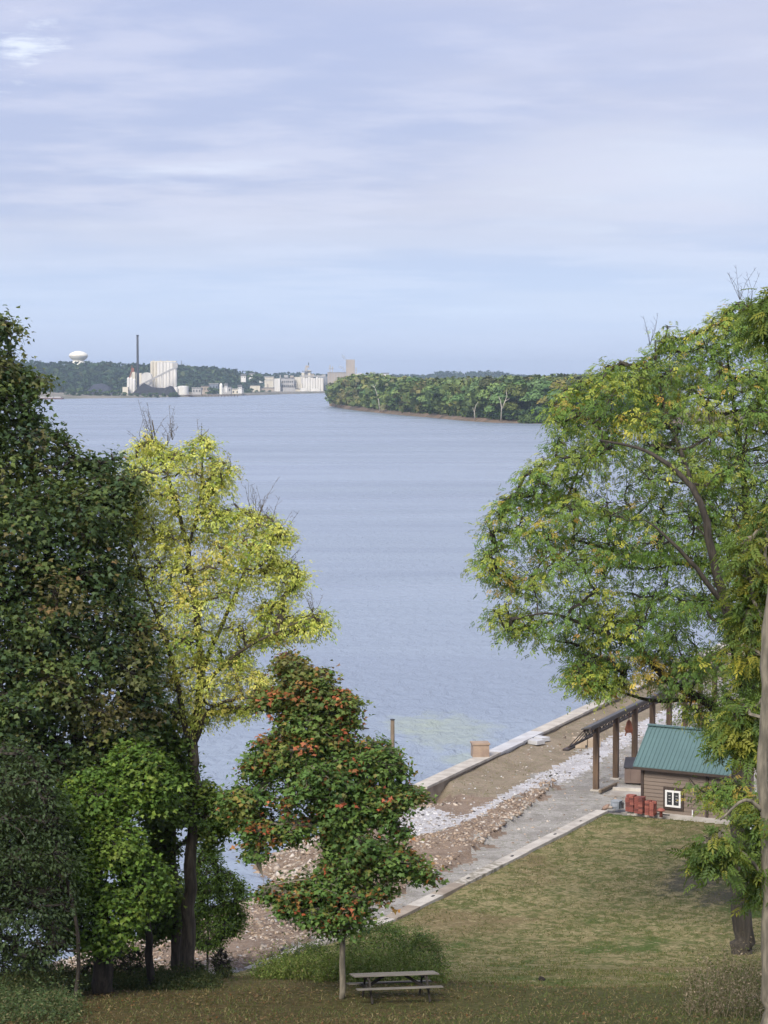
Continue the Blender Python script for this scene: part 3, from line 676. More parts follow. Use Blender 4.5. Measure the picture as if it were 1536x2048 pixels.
for e_ in [o for o in bpy.data.objects if o.name.startswith('riverside_tree')]: pass

# ------------------------------------------------------------------ island
ISH = np.array([(662, 812), (690, 818), (740, 824), (800, 830), (860, 835), (920, 841), (980, 845), (1060, 847), (1130, 847), (1250, 849), (1500, 852), (2300, 858)], float)
def isl_y(a): return CAMZ * FPX / (np.interp(a, ISH[:, 0], ISH[:, 1]) - 760)
ax = np.concatenate([np.linspace(659, 700, 14), np.linspace(708, 1600, 90), np.linspace(1620, 2300, 20)]); dyy = np.array([-60, -20, 0, 14, 30, 50, 90, 160, 330, 540, 580]); V = []
hz = np.array([-6, -1.5, 0, 1.6, 2.2, 2.6, 2.8, 3, 3, 1, -3])
for q_, z_ in zip(dyy, hz):
    taper = np.clip((ax - 655) / 60, .12, 1)
    yy = isl_y(ax) + q_ * taper; xx = (ax - 768) / FPX * yy; V.append(np.c_[xx, yy, z_ + (rng.random(len(ax)) - .5) * (.5 if 0 < z_ else 0)])
V = np.concatenate(V); ii = np.arange(len(V)).reshape(len(dyy), len(ax)); F = np.c_[ii[:-1, :-1].ravel(), ii[:-1, 1:].ravel(), ii[1:, 1:].ravel(), ii[1:, :-1].ravel()]
tag(link('island_ground', np_mesh('island_ground', V, F, mat('mud_bank', (.20, .135, .095), (.10, .085, .06), .12, .95, .3, world=True), smooth=False)), kind='structure')
ISG = [[(0.124, 0.208, 0.076), (0.158, 0.240, 0.082)], [(0.092, 0.166, 0.070), (0.116, 0.200, 0.076)], [(0.166, 0.248, 0.082), (0.200, 0.282, 0.092)], [(0.141, 0.216, 0.092), (0.108, 0.176, 0.076)], [(0.200, 0.248, 0.092), (0.150, 0.208, 0.076)], [(0.108, 0.191, 0.066), (0.141, 0.232, 0.082)]]
CT = [far_tree_mesh('cottonwood_crown', 2200, 20 + s, .058, ISG[s], [3, 2], .42, -.06) for s in range(6)]
CY = far_tree_mesh('golden_crown', 2200, 40, .058, [(.23, .21, .06), (.17, .17, .055), (.28, .23, .07)], [3, 2, 1], .44, .0)
CYG = far_tree_mesh('lime_crown', 2200, 41, .058, [(.12, .145, .04), (.09, .12, .035), (.14, .15, .05)], [3, 2, 1], .42, -.02)
COL_ = far_tree_mesh('olive_crown', 2200, 42, .058, [(.09, .10, .045), (.07, .085, .035)], [3, 2], .42, -.02)
def isl_top(a): return np.interp(a, [662, 690, 740, 780, 850, 1000, 1060, 1120, 1300], [784, 760, 752, 757, 762, 760, 757, 756, 756])
a = 667.0; k = 0; ngold = 0
while a < 1290:
    back = (k % 2) * rng.uniform(8, 24); y_ = isl_y(a) + (8 + rng.random() * 5 + back) * min(1, (a - 650) / 40); s_ = FPX / y_
    top = isl_top(a) + rng.choice([-3, 0, 3, 7, 11]) + rng.uniform(-1, 1) - (3 if back else 0); H_ = CAMZ - (top - 760) / s_ - 1.2
    w = H_ * rng.uniform(.95, 1.35)
    x = (a - 768) / s_ + rng.uniform(8, 13) * min(1, (a - 655) / 30)
    special = None
    if 1068 < a < 1102 and ngold < 3: cr = CY; lab = ['golden yellow tree on the front edge of the island, leftmost of the golden ones', 'golden yellow tree on the island edge, middle of the golden ones', 'golden yellow tree on the island edge, rightmost of the golden ones'][ngold]; ngold += 1
    elif rng.random() < .13: cr, lab = CYG, 'yellow green tree in the front row of the wooded island'
    elif rng.random() < .15: cr, lab = COL_, 'dull olive tree in the front row of the wooded island'
    else: cr, lab = CT[int(rng.integers(6))], 'green cottonwood fronting the island, ' + ('near its left tip' if a < 745 else 'between the leaning and the forked dead trees' if a < 990 else 'right of the forked dead tree')
    put_far('cottonwood_tree', cr, x, y_, 1.4, H_, w, lab, 'tree', 'trees along the island shore'); k += 1
    a += rng.uniform(8, 14)
# low growth under the trees
pts = []; hts = []
a = 664
while a < 1290:
    y_ = isl_y(a) + rng.uniform(3, 7) * min(1, (a - 650) / 60); pts.append(((a - 768) / FPX * y_ + rng.uniform(4, 9), y_, 1.6)); hts.append(rng.uniform(3, 8)); a += rng.uniform(1.5, 4)
forest_stuff('island_undergrowth', pts, hts, 60, .22, GREENS, [3, 2, 2, 2], 9, 'dark undergrowth along the island bank')
pts = []; hts = []
for a in np.linspace(1042, 1130, 46):
    y_ = isl_y(a) + rng.uniform(.5, 4); pts.append(((a - 768) / FPX * y_, y_, .2)); hts.append(rng.uniform(2.5, 5))
forest_stuff('island_reeds', pts, hts, 60, .3, [(.10, .17, .04), (.13, .19, .06)], [1, 1], 10, 'bright green reeds at the right end of the island bank')
pts = []; hts = []
for _ in range(620):
    a = rng.uniform(672, 1330); f = rng.random(); y_ = isl_y(a) + 30 + f * 440 * min(1, (a - 655) / 90)
    top = isl_top(a) - 1 - 8 * f ** .5 + rng.uniform(-1.5, 4); H_ = CAMZ - (top - 760) * y_ / FPX - 2
    pts.append(((a - 768) / FPX * y_, y_, 2)); hts.append(min(H_, 35))
forest_stuff('island_woods', pts, hts, 130, .125, [(.13, .18, .065), (.155, .21, .07), (.15, .19, .065), (.085, .135, .055), (.19, .20, .07), (.18, .17, .07), (.14, .14, .07)], [3, 3, 2, 1, 2, .8, .7], 11, 'canopy of the island woods behind its front row of trees')
# bleached trees
def dead_tree(px, py, tops, label, w0=.55):
    e = empty('dead_tree', (0, 0, 0), label, 'tree'); D = isl_y(px) + 4
    b = PD(px, py, D); b[2] = 1.0; m = MB()
    for (pts_, r0) in tops:
        P = [PD(x_, y_, D + dz) for (x_, y_, dz) in pts_]; m = MB(); m.tube([b] + P if len(pts_) and r0 > 0 else P, list(np.linspace(abs(r0) * .6, .08, len(P) + (1 if r0 > 0 else 0))), 6)
        m.build('trunk', M_BARK_PALE, e, True)
dead_tree(760, 817, [([(757, 800, 0), (752, 782, 0), (746, 768, 1)], .75), ([(750, 776, 0), (742, 770, 0)], -.3), ([(749, 774, 0), (755, 764, 0)], -.3)], 'bleached bare leaning trunk near the island tip')
dead_tree(950, 838, [([(949, 824, 0), (951, 812, 0), (957, 803, 0)], .6), ([(949, 826, 0), (945, 815, 0)], -.4)], 'stout pale trunk leaning over the island bank below a leafy crown')
dead_tree(1002, 831, [([(1003, 815, 0), (1001, 802, 0), (997, 792, 0)], .6), ([(1004, 818, 0), (1010, 803, 0), (1014, 792, 0), (1012, 780, 0)], -.55), ([(1010, 803, 0), (1019, 797, 0)], -.25)], 'forked white dead tree standing at the island shore')

# ------------------------------------------------------------------ near trees
def tree(name, label, cat, base_px, D, skel, polys, leaf, bark, leafsize, cols, wts, lobe=(.45, 1.1), thick=3.0, dens=9.0, nleaf=13, group=None,
         seed=1, gap=.58, inset=.82, stray=.9, tip=None, holes=(), top_tint=None, twig_r=.012, maxr=.13, bark2=None, maxlobes=260, spread=.30, side=1.0, bare=(), zmix=None, droop=.35, jitter=.13):
    r = np.random.default_rng(seed)
    b = PD(base_px[0], base_px[1], D); e = empty(name, tuple(b), label, cat, group); off = b
    nodes = []; nrad = []; tm = MB()
    for line in skel:
        P = [PD(x_, y_, D + dy_) for (x_, y_, dy_, rr_) in line]; Rr = [l[3] for l in line]
        # smooth resample
        Q = []; RQ = []
        for i in range(len(P) - 1):
            for t_ in np.linspace(0, 1, 5)[:-1]:
                p0 = P[max(i - 1, 0)]; p1 = P[i]; p2 = P[i + 1]; p3 = P[min(i + 2, len(P) - 1)]
                Q.append(.5 * ((2 * p1) + (-p0 + p2) * t_ + (2 * p0 - 5 * p1 + 4 * p2 - p3) * t_ ** 2 + (-p0 + 3 * p1 - 3 * p2 + p3) * t_ ** 3) + r.normal(size=3) * Rr[i] * .18)
                RQ.append((Rr[i] * (1 - t_) + Rr[i + 1] * t_) * (1 + r.normal() * .04))
        Q.append(P[-1]); RQ.append(Rr[-1])
        tm.tube([q - off for q in Q], RQ, 10); start = 0 if line is not skel[0] else int(len(Q) * .35)
        nodes += Q[start:]; nrad += RQ[start:]
    tr = tm.build('trunk', bark, e, True)
    # lobes of foliage filling the crown's outline with real depth
    LC = []; LR = []; LI = []
    for pi, poly in enumerate(polys):
        th = thick; dyo = 0
        if isinstance(poly, tuple): poly, th, dyo = poly
        PW = np.array([PD(x_, y_, D)[[0, 2]] for (x_, y_) in poly]); lo, hi = PW.min(0), PW.max(0)
        C = lo + r.random((9000, 2)) * (hi - lo); ok = inside(C, PW); C = C[ok]; cl = np.vstack([PW, PW[:1]]); E = seg_dist(C, cl)
        HW = np.array([[*PD(h[0], h[1], D)[[0, 2]], h[2] * D / FPX] for h in holes]) if len(holes) else np.zeros((0, 3))
        mx = max(E.max(), .3); st = len(LC)
        order = np.argsort(-(E + r.random(len(E)) * mx * .8))
        for j in order:
            ee = E[j]; rr = min(max(ee * .98, lobe[0] * .6), lobe[1]) * r.uniform(.75, 1.0)
            if ee < rr * inset: continue
            hh = th * (1 - math.exp(-ee / (th * .45))); y_ = dyo + r.uniform(-1, 1) * max(0, hh - rr * .4)
            c = np.array([C[j][0], D + y_, C[j][1]])
            s_ = c[1] / D; c[0] *= s_; c[2] = CAMZ + (c[2] - CAMZ) * s_
            if len(HW) and (np.hypot(HW[:, 0] - C[j][0], HW[:, 1] - C[j][1]) < HW[:, 2] + rr * .55).any(): continue
            if LC:
                A = np.array(LC); d_ = np.linalg.norm(A - c, axis=1)
                if (d_ < gap * (np.array(LR) + rr)).any(): continue
            LC.append(c); LR.append(rr); LI.append(1.0 if (hh - abs(y_ - dyo) < rr * 2.0 or ee < rr * 2.4) else .45); LI[-1] *= 1.0 if (y_ - dyo) < .25 * th or ee < rr * 1.3 else .42
            if len(LC) - st > maxlobes: break
    print(name, 'lobes', len(LC)); LC = np.array(LC); LR = np.array(LR); LI = np.array(LI)
    # connect lobes into branches: nearest lower node first
    nodes = np.array(nodes); nn0 = len(nodes); par = []; allp = list(nodes); cnt = np.zeros(nn0 + len(LC)); order = np.argsort([np.min(np.linalg.norm(nodes - c, axis=1)) for c in LC])
    idx_of = {}; edges = []
    for j in order:
        A = np.array(allp); dv = LC[j] - A; dist = np.linalg.norm(dv, axis=1) * (1 + .8 * np.clip(-dv[:, 2] / (np.linalg.norm(dv, axis=1) + .01), 0, 1)); dist[:nn0] *= .9
        k_ = int(np.argmin(dist)); edges.append((k_, len(allp))); idx_of[j] = len(allp); allp.append(LC[j])
    child = {b_: a_ for a_, b_ in edges}; load = np.zeros(len(allp))
    for a_, b_ in reversed(edges): load[b_] += 1; load[a_] += load[b_]
    bm = MB()
    for a_, b_ in edges:
        p, q = allp[a_], allp[b_]; ln = np.linalg.norm(q - p); r1 = min(.024 * math.sqrt(load[b_] + .6), maxr); r0 = r1 * 1.25
        if a_ < nn0: r0 = min(r0, nrad[a_] * .8)
        c1 = p + (q - p) * .4 + r.normal(size=3) * ln * .06 + np.array([0, 0, -ln * .08]); c2 = p + (q - p) * .75 + r.normal(size=3) * ln * .05
        bm.tube([p - off, c1 - off, c2 - off, q - off], [r0, r0 * .9, r1, r1 * .8], 5)
    # sprays and leaves
    Cs = []; Ns = []; Ts = []; Cc = []
    spr_c = []; tint_l = pal(len(LC), cols, wts, .12, r)
    twV = []; 
    for j in range(len(LC)):
        n = max(5, int(dens * 4 * math.pi * LR[j] ** 2 * LI[j])); d = rand_unit(n, r); d[:, 2] += .18; d /= np.linalg.norm(d, axis=1)[:, None]
        sc = LC[j] + d * (LR[j] * (.50 + .55 * r.random((n, 1)) ** .7)) * np.array([1, 1, .85])
        far_ = r.random(n) < .13; sc[far_] = LC[j] + (sc[far_] - LC[j]) * (1.0 + stray * r.random((int(far_.sum()), 1)))
        tw = min(n, 10)
        for i in range(tw): twV.append((LC[j] - off, sc[i] - off))
        m = nleaf; nl = n * m
        dd = np.repeat(d, m, 0); g = r.normal(size=(nl, 3)) * np.array([1, 1, .5]) * spread
        c = np.repeat(sc, m, 0) + g; c[:, 2] -= droop * np.linalg.norm(g[:, :2], axis=1) * .8
        nrm = np.array([0, 0, .85]) + dd * .75 + r.normal(size=(nl, 3)) * .42
        tt = g * 1.2 / max(spread, .01) * .5 + dd * .6 + r.normal(size=(nl, 3)) * .5 + np.array([0, 0, -.5])
        sp_t = pal(n, cols, wts, .2, r); base_c = tint_l[j] * .45 + sp_t * .55
        if tip is not None:
            tk = (d[:, 2] > -.1) & (r.random(n) < (tip[1] * 2.6 if r.random() < .28 + .3 * (LC[j][2] > 15.5) else .02)); base_c[tk] = pal(int(tk.sum()), tip[0], [1] * len(tip[0]), .15, r)
        lc = np.repeat(base_c, m, 0) * (1 + (r.random((nl, 1)) - .5) * 2 * jitter)
        spot = r.random(nl) < .05; lc[spot] = pal(int(spot.sum()), cols, wts, .25, r)
        Cs.append(c); Ns.append(nrm); Ts.append(tt); Cc.append(lc)
    Cs = np.concatenate(Cs); Ns = np.concatenate(Ns); Ts = np.concatenate(Ts); Cc = np.concatenate(Cc)
    if top_tint is not None:
        z0, z1, tc_ = top_tint; f = np.clip((Cs[:, 2] - z0) / (z1 - z0), 0, 1) * (r.random(len(Cs)) < .75); Cc = Cc * (1 - f[:, None]) + np.array(tc_) * (.7 + .6 * r.random((len(Cs), 1))) * f[:, None]
    V, F, c = place(*leaf, Cs - off, Ns, Ts, leafsize * (.65 + .6 * r.random(len(Cs))), np.clip(Cc, 0, 1))
    cr = link('crown', np_mesh('crown', V, F, M_LEAF, c), e)
    for a_, b_ in twV:
        mid = (a_ + b_) / 2 + r.normal(size=3) * .05
        bm.tube([a_, mid, b_], [twig_r * 1.4, twig_r, twig_r * .5], 3)
    for (x_, y_, n_, ln_, dy_) in bare:      # bare twigs fanning up out of the crown
        p = PD(x_, y_, D + dy_) - off
        for _ in range(n_):
            a_ = r.uniform(-.55, .55); L_ = ln_ * r.uniform(.5, 1.1); d_ = np.array([math.sin(a_), r.uniform(-.3, .3), math.cos(a_)])
            q1 = p + d_ * L_ * .5 + r.normal(size=3) * .05; q2 = p + d_ * L_ + r.normal(size=3) * .10
            bm.tube([p, q1, q2], [.011, .008, .004], 3)
            for f_ in (.45, .6, .75, .9):
                s0 = p + (q2 - p) * f_; bm.tube([s0, s0 + np.array([r.uniform(-.25, .25), r.uniform(-.15, .15), r.uniform(.05, .28)]) * ln_ * .6], [.006, .003], 3)
    bm.build('branches', M_STEM if bark2 else bark, e, False)
    return e, len(F)
TRI = 0
def T(*a, **k):
    global TRI
    e, n = tree(*a, **k); TRI += n; return e

DARKG = [(0.056, 0.105, 0.039), (0.086, 0.140, 0.045), (0.168, 0.224, 0.063), (0.211, 0.189, 0.069), (0.265, 0.175, 0.077), (0.063, 0.110, 0.063)]
b = hit(205, 1988); D1 = b[1]
T('maple_tree', 'tallest dark green maple with bronze tinged leaves at the left edge', 'tree', (205, 1988), D1,
  [[(205, 1990, 0.0, .30), (203, 1880, 0.0, .24), (190, 1700, 2.8, .22), (150, 1450, 3.4, .19), (110, 1200, 3.4, .16), (70, 950, 3.2, .11), (30, 750, 2.9, .06), (10, 660, 2.9, .03)],
   [(150, 1450, 3.4, .13), (60, 1250, 2.4, .10), (-60, 1050, 2.4, .05)], [(110, 1200, 3.4, .10), (180, 1080, 2.9, .07), (230, 980, 2.4, .03)], [(165, 1520, 3.4, .10), (250, 1400, 2.4, .07), (300, 1310, 1.9, .03)]],
  [([(-120, 560), (-30, 612), (10, 622), (34, 636), (32, 664), (14, 690), (34, 708), (36, 730), (66, 742), (98, 744), (96, 766), (74, 782), (70, 812), (82, 836), (112, 852), (142, 872), (162, 898), (182, 914), (206, 900), (236, 896), (240, 920), (226, 944), (262, 938), (290, 956), (286, 986), (248, 1006), (256, 1040), (250, 1072),
    (228, 1092), (240, 1140), (252, 1190), (284, 1226), (306, 1246), (300, 1290), (320, 1340), (304, 1380), (318, 1420), (300, 1470), (270, 1540), (230, 1620), (200, 1700), (140, 1760), (80, 1800), (0, 1850), (-160, 1850), (-240, 1500), (-280, 1000), (-200, 700)], 4.0, 2.2)],
  MAPLE_S, M_BARK_DARK, .145, DARKG, [4.5, 5, 3.6, 1.3, .6, 3.5], gap=.585, stray=.25, inset=.95, lobe=(.26, .80), thick=3.4, dens=4.9, nleaf=13, seed=11, maxlobes=900, spread=.24)
GRN = [(0.127, 0.233, 0.040), (0.180, 0.300, 0.048), (0.083, 0.157, 0.037), (0.256, 0.330, 0.060)]
b = hit(300, 1972); 
T('maple_tree', 'fresh green maple low on the left, crown hanging before the dark one', 'tree', (300, 1972), b[1] - 1,
  [[(300, 1975, 0, .12), (298, 1880, 0, .10), (280, 1760, 0, .09), (255, 1640, 0, .07), (240, 1560, 0, .04)], [(290, 1800, 0, .05), (200, 1760, -.4, .03)]],
  [([(228, 1500), (262, 1480), (310, 1500), (345, 1545), (340, 1600), (300, 1625), (262, 1600), (240, 1560)], 1.4, -1.8), ([(150, 1560), (185, 1535), (235, 1560), (262, 1610), (240, 1650), (190, 1640), (150, 1610)], 1.3, -2.2), ([(62, 1600), (110, 1570), (150, 1600), (165, 1650), (120, 1680), (70, 1660)], 1.0, -2.4),
   ([(180, 1650), (230, 1630), (275, 1660), (285, 1710), (240, 1740), (190, 1720)], 1.2, -2.6), ([(235, 1720), (290, 1700), (330, 1740), (322, 1800), (280, 1830), (240, 1790)], 1.2, -2.0), ([(80, 1700), (130, 1680), (180, 1710), (195, 1770), (150, 1800), (95, 1770)], 1.2, -2.8),
   ([(150, 1790), (210, 1760), (262, 1790), (275, 1850), (240, 1895), (180, 1905), (145, 1860)], 1.2, -2.6), ([(90, 1800), (135, 1800), (150, 1860), (130, 1890), (95, 1860)], .9, -2.4)],
  MAPLE, M_BARK_DARK, .118, GRN, [4, 3, 3, 1], stray=1.5, inset=.7, gap=.66, lobe=(.25, .6), thick=1.8, dens=7.5, nleaf=12, seed=12, holes=[(232, 1612, 14), (165, 1735, 8), (240, 1745, 10), (300, 1700, 12)], maxlobes=200, spread=.2)
b = hit(352, 1962)
T('maple_tree', 'dark green maple with a stout trunk just left of the yellow tree', 'tree', (352, 1962), b[1] + .6,
  [[(352, 1966, 0, .17), (353, 1880, 0, .15), (350, 1780, 0, .12), (345, 1660, 0, .09), (350, 1540, 0, .05)], [(348, 1700, 0, .06), (420, 1640, -.3, .03)]],
  [([(268, 1450), (300, 1420), (338, 1430), (364, 1480), (370, 1540), (330, 1570), (285, 1530)], 1.4, -.6), ([(330, 1540), (366, 1500), (376, 1560), (372, 1640), (335, 1650)], 1.0, -.8), ([(394, 1540), (412, 1560), (446, 1588), (478, 1625), (482, 1656), (450, 1652), (428, 1692), (406, 1700), (396, 1640)], .8, -.4),
   ([(290, 1600), (330, 1620), (350, 1690), (320, 1745), (292, 1700)], 1.2, 0), ([(285, 1740), (330, 1720), (360, 1800), (350, 1860), (310, 1880), (262, 1850)], 1.2, 0)],
  MAPLE, M_BARK_BROWN, .12, [(.11, .19, .038), (.15, .24, .044), (.07, .13, .032), (.25, .28, .06)], [4, 3, 3, 1], stray=1.3, inset=.7, lobe=(.28, .7), thick=1.6, dens=7, nleaf=12, seed=13, maxlobes=170, spread=.2)
b = hit(152, 2004)
T('boxelder_tree', 'grey green leafy tree on a thin stem at the bottom left corner', 'tree', (152, 2004), b[1],
  [[(150, 2006, 0, .06), (157, 1900, 0, .05), (140, 1780, 0, .05), (100, 1650, 0, .03)], [(140, 1790, 0, .03), (40, 1700, 0, .02)]],
  [[(-120, 1500), (40, 1480), (100, 1540), (130, 1640), (150, 1740), (140, 1840), (120, 1900), (60, 1930), (0, 1900), (-120, 1880)]],
  OVAL, M_BARK_DARK, .13, [(.065, .105, .042), (.085, .125, .05), (.048, .08, .036)], [3, 2, 3], stray=1.5, inset=.7, gap=.68, lobe=(.28, .65), thick=1.8, dens=7, nleaf=12, seed=14, maxlobes=160, spread=.22)
YEL = [(0.743, 0.743, 0.172), (0.543, 0.629, 0.127), (0.271, 0.429, 0.078), (0.800, 0.800, 0.229), (0.686, 0.486, 0.127)]
b = hit(374, 1962); D4 = b[1]
T('ash_tree', 'tall yellow green tree with bare twigs at its top, over the water', 'tree', (374, 1962), D4,
  [[(374, 1964, 0, .23), (377, 1850, 0, .19), (382, 1700, 0, .175), (388, 1560, 0, .165), (386, 1490, 0, .15), (400, 1380, .3, .11), (395, 1250, .3, .09), (375, 1100, 0, .07), (345, 980, 0, .045), (312, 880, 0, .02), (305, 840, 0, .01)],
   [(386, 1495, 0, .12), (368, 1440, -.3, .09), (345, 1320, -.6, .07), (300, 1200, -.8, .05), (262, 1080, -.6, .02)],
   [(388, 1485, 0, .10), (420, 1420, -.4, .055), (470, 1398, -.7, .04), (530, 1395, -.9, .02)],
   [(398, 1360, .3, .08), (440, 1260, .6, .06), (490, 1140, .5, .045), (525, 1010, .4, .02)],
   [(400, 1380, 0, .07), (470, 1310, -.4, .05), (560, 1260, -.5, .03), (630, 1232, -.5, .012)],
   [(375, 1100, 0, .05), (400, 1000, .3, .035), (405, 900, .3, .015)]],
  [[(262, 900), (290, 862), (318, 880), (345, 900), (375, 895), (398, 862), (425, 880), (430, 910), (470, 925), (470, 950), (445, 975), (420, 1000), (440, 1020), (470, 1000), (500, 1020), (545, 1030), (575, 1050), (590, 1070), (550, 1085), (555, 1110), (600, 1125), (605, 1165), (575, 1205), (530, 1225), (600, 1225), (648, 1215), (652, 1262), (600, 1275), (550, 1285), (500, 1290), (480, 1320), (545, 1345), (545, 1385),
    (510, 1425), (450, 1432), (410, 1440), (385, 1462), (350, 1440), (300, 1390), (265, 1300), (245, 1210), (242, 1080), (262, 1030), (240, 960)]],
  SPRIG, M_BARK_BROWN, .215, YEL, [4, 4, 2.5, 2, .6], stray=1.4, gap=.69, inset=.75, twig_r=.007, lobe=(.2, .55), thick=2.6, dens=6.4, nleaf=7, seed=15, maxlobes=420, spread=.17,
  holes=[(392, 990, 10), (480, 1190, 12), (540, 1185, 12), (440, 1225, 9), (360, 1240, 10), (410, 1110, 8), (500, 1215, 10), (330, 1400, 10), (430, 1330, 10)],
  bare=[(305, 880, 7, 1.0, 0), (285, 900, 4, .8, 0), (335, 890, 5, .9, 0), (345, 880, 4, .8, 0), (400, 880, 4, .5, .2), (455, 945, 4, .6, .2), (512, 1040, 8, 1.2, .3), (540, 1060, 7, 1.0, .3), (565, 1080, 6, .9, .3), (580, 1140, 6, .6, 0), (625, 1225, 6, .6, -.5), (440, 960, 4, .6, .2), (590, 1160, 5, .5, 0), (440, 962, 3, .5, .2)], droop=.5)
b = hit(178, 1985)
b = hit(414, 1950)
T('sapling', 'bright green bushy sapling on a thin stem right of the yellow tree trunk', 'sapling', (414, 1950), b[1] - .8,
  [[(415, 1952, 0, .045), (416, 1890, 0, .04), (415, 1800, 0, .03), (412, 1740, 0, .015)]],
  [([(350, 1790), (372, 1745), (398, 1740), (410, 1800), (395, 1860), (362, 1855)], 1.0, -.6), ([(385, 1740), (398, 1696), (425, 1690), (440, 1740), (432, 1790), (400, 1790)], .8, -.7), ([(428, 1770), (440, 1735), (470, 1748), (491, 1775), (478, 1812), (442, 1822)], .8, -.4),
   ([(370, 1850), (395, 1815), (440, 1812), (462, 1850), (440, 1893), (395, 1898)], .9, -.4), ([(450, 1830), (478, 1808), (492, 1835), (472, 1868), (448, 1866)], .6, 0), ([(326, 1830), (345, 1790), (368, 1810), (366, 1858), (340, 1868)], .7, -.2)],
  OVAL, M_BARK_DARK, .115, [(.07, .13, .022), (.10, .17, .03), (.055, .10, .02)], [3, 3, 2], stray=2.2, inset=.6, gap=.7, lobe=(.18, .42), thick=1.1, dens=11, nleaf=11, seed=17, maxlobes=150, spread=.15)
# young red-tipped maple in the middle
RM = [(0.118, 0.226, 0.055), (0.168, 0.265, 0.063), (0.078, 0.147, 0.047), (0.296, 0.246, 0.068), (0.590, 0.147, 0.078), (0.800, 0.217, 0.108)]
b = hit(683, 1998); D7 = b[1]
T('maple_tree', 'young maple with red tipped green leaves left of the picnic table', 'tree', (683, 1998), D7,
  [[(683, 2002, 0, .085), (684, 1900, 0, .075), (686, 1820, 0, .07), (672, 1700, 0, .06), (655, 1600, 0, .05), (632, 1500, 0, .04), (605, 1400, 0, .025), (578, 1305, 0, .01)],
   [(678, 1760, 0, .03), (600, 1760, -.3, .02), (530, 1775, -.4, .01)], [(680, 1780, 0, .03), (770, 1730, .2, .02), (850, 1740, .2, .01)],
   [(662, 1650, 0, .03), (570, 1600, -.2, .02), (490, 1590, -.3, .01)], [(668, 1680, 0, .03), (750, 1620, .2, .02), (830, 1585, .2, .01)], [(640, 1540, 0, .025), (720, 1500, .2, .01)], [(630, 1500, 0, .02), (540, 1500, -.2, .01)]],
  [([(572, 1295), (640, 1345), (680, 1400), (690, 1460), (770, 1500), (800, 1550), (820, 1590), (790, 1640), (830, 1700), (850, 1745), (780, 1750), (740, 1800), (700, 1860), (655, 1860), (600, 1820), (530, 1800), (600, 1760), (650, 1730), (640, 1665), (560, 1685), (510, 1700), (480, 1620), (500, 1560), (520, 1500), (560, 1440), (555, 1390), (565, 1340)], 1.5, .1),
   [(572, 1293), (600, 1320), (628, 1350), (640, 1390), (600, 1402), (572, 1372), (558, 1330)], [(514, 1396), (550, 1374), (600, 1380), (620, 1410), (570, 1416), (522, 1408)],
   [(606, 1345), (666, 1334), (655, 1365), (686, 1372), (722, 1395), (702, 1420), (728, 1434), (690, 1456), (620, 1430)], [(560, 1425), (620, 1400), (690, 1450), (706, 1480), (650, 1502), (600, 1492), (562, 1462)],
   [(480, 1524), (516, 1500), (512, 1472), (560, 1460), (604, 1490), (622, 1522), (570, 1548), (500, 1556)], [(620, 1500), (700, 1482), (745, 1468), (786, 1490), (816, 1524), (820, 1546), (780, 1564), (700, 1552), (640, 1540)],
   [(440, 1602), (470, 1568), (520, 1548), (560, 1553), (545, 1590), (520, 1618), (560, 1636), (630, 1622), (650, 1660), (590, 1692), (545, 1692), (508, 1732), (488, 1702), (490, 1650), (458, 1626)],
   [(590, 1538), (640, 1538), (700, 1558), (735, 1600), (742, 1650), (700, 1682), (660, 1662), (630, 1620), (606, 1590)], [(715, 1570), (780, 1560), (846, 1574), (856, 1592), (804, 1620), (792, 1640), (836, 1668), (800, 1678), (735, 1645)],
   [(690, 1686), (760, 1678), (804, 1690), (852, 1724), (880, 1770), (845, 1762), (800, 1752), (736, 1742)], [(494, 1792), (525, 1768), (600, 1754), (662, 1732), (695, 1760), (680, 1802), (620, 1812), (560, 1815)],
   [(560, 1806), (640, 1790), (720, 1758), (782, 1756), (784, 1808), (742, 1796), (738, 1840), (702, 1870), (668, 1894), (655, 1868), (612, 1848), (568, 1834)], [(652, 1655), (712, 1678), (738, 1742), (690, 1772), (648, 1742), (658, 1700)]],
  MAPLE, M_BARK_GREY, .122, RM, [5, 5, 3, 1.6, .12, .06], tip=([(.46, .12, .06), (.55, .19, .09), (.32, .13, .05), (.30, .17, .05)], .14), gap=.6, inset=.75, stray=1.3, lobe=(.15, .38), thick=1.8, dens=13, nleaf=9, seed=18, maxlobes=60, spread=.16, top_tint=(15.5, 24, (.34, .13, .06)),
  holes=[(770, 1655, 6)])
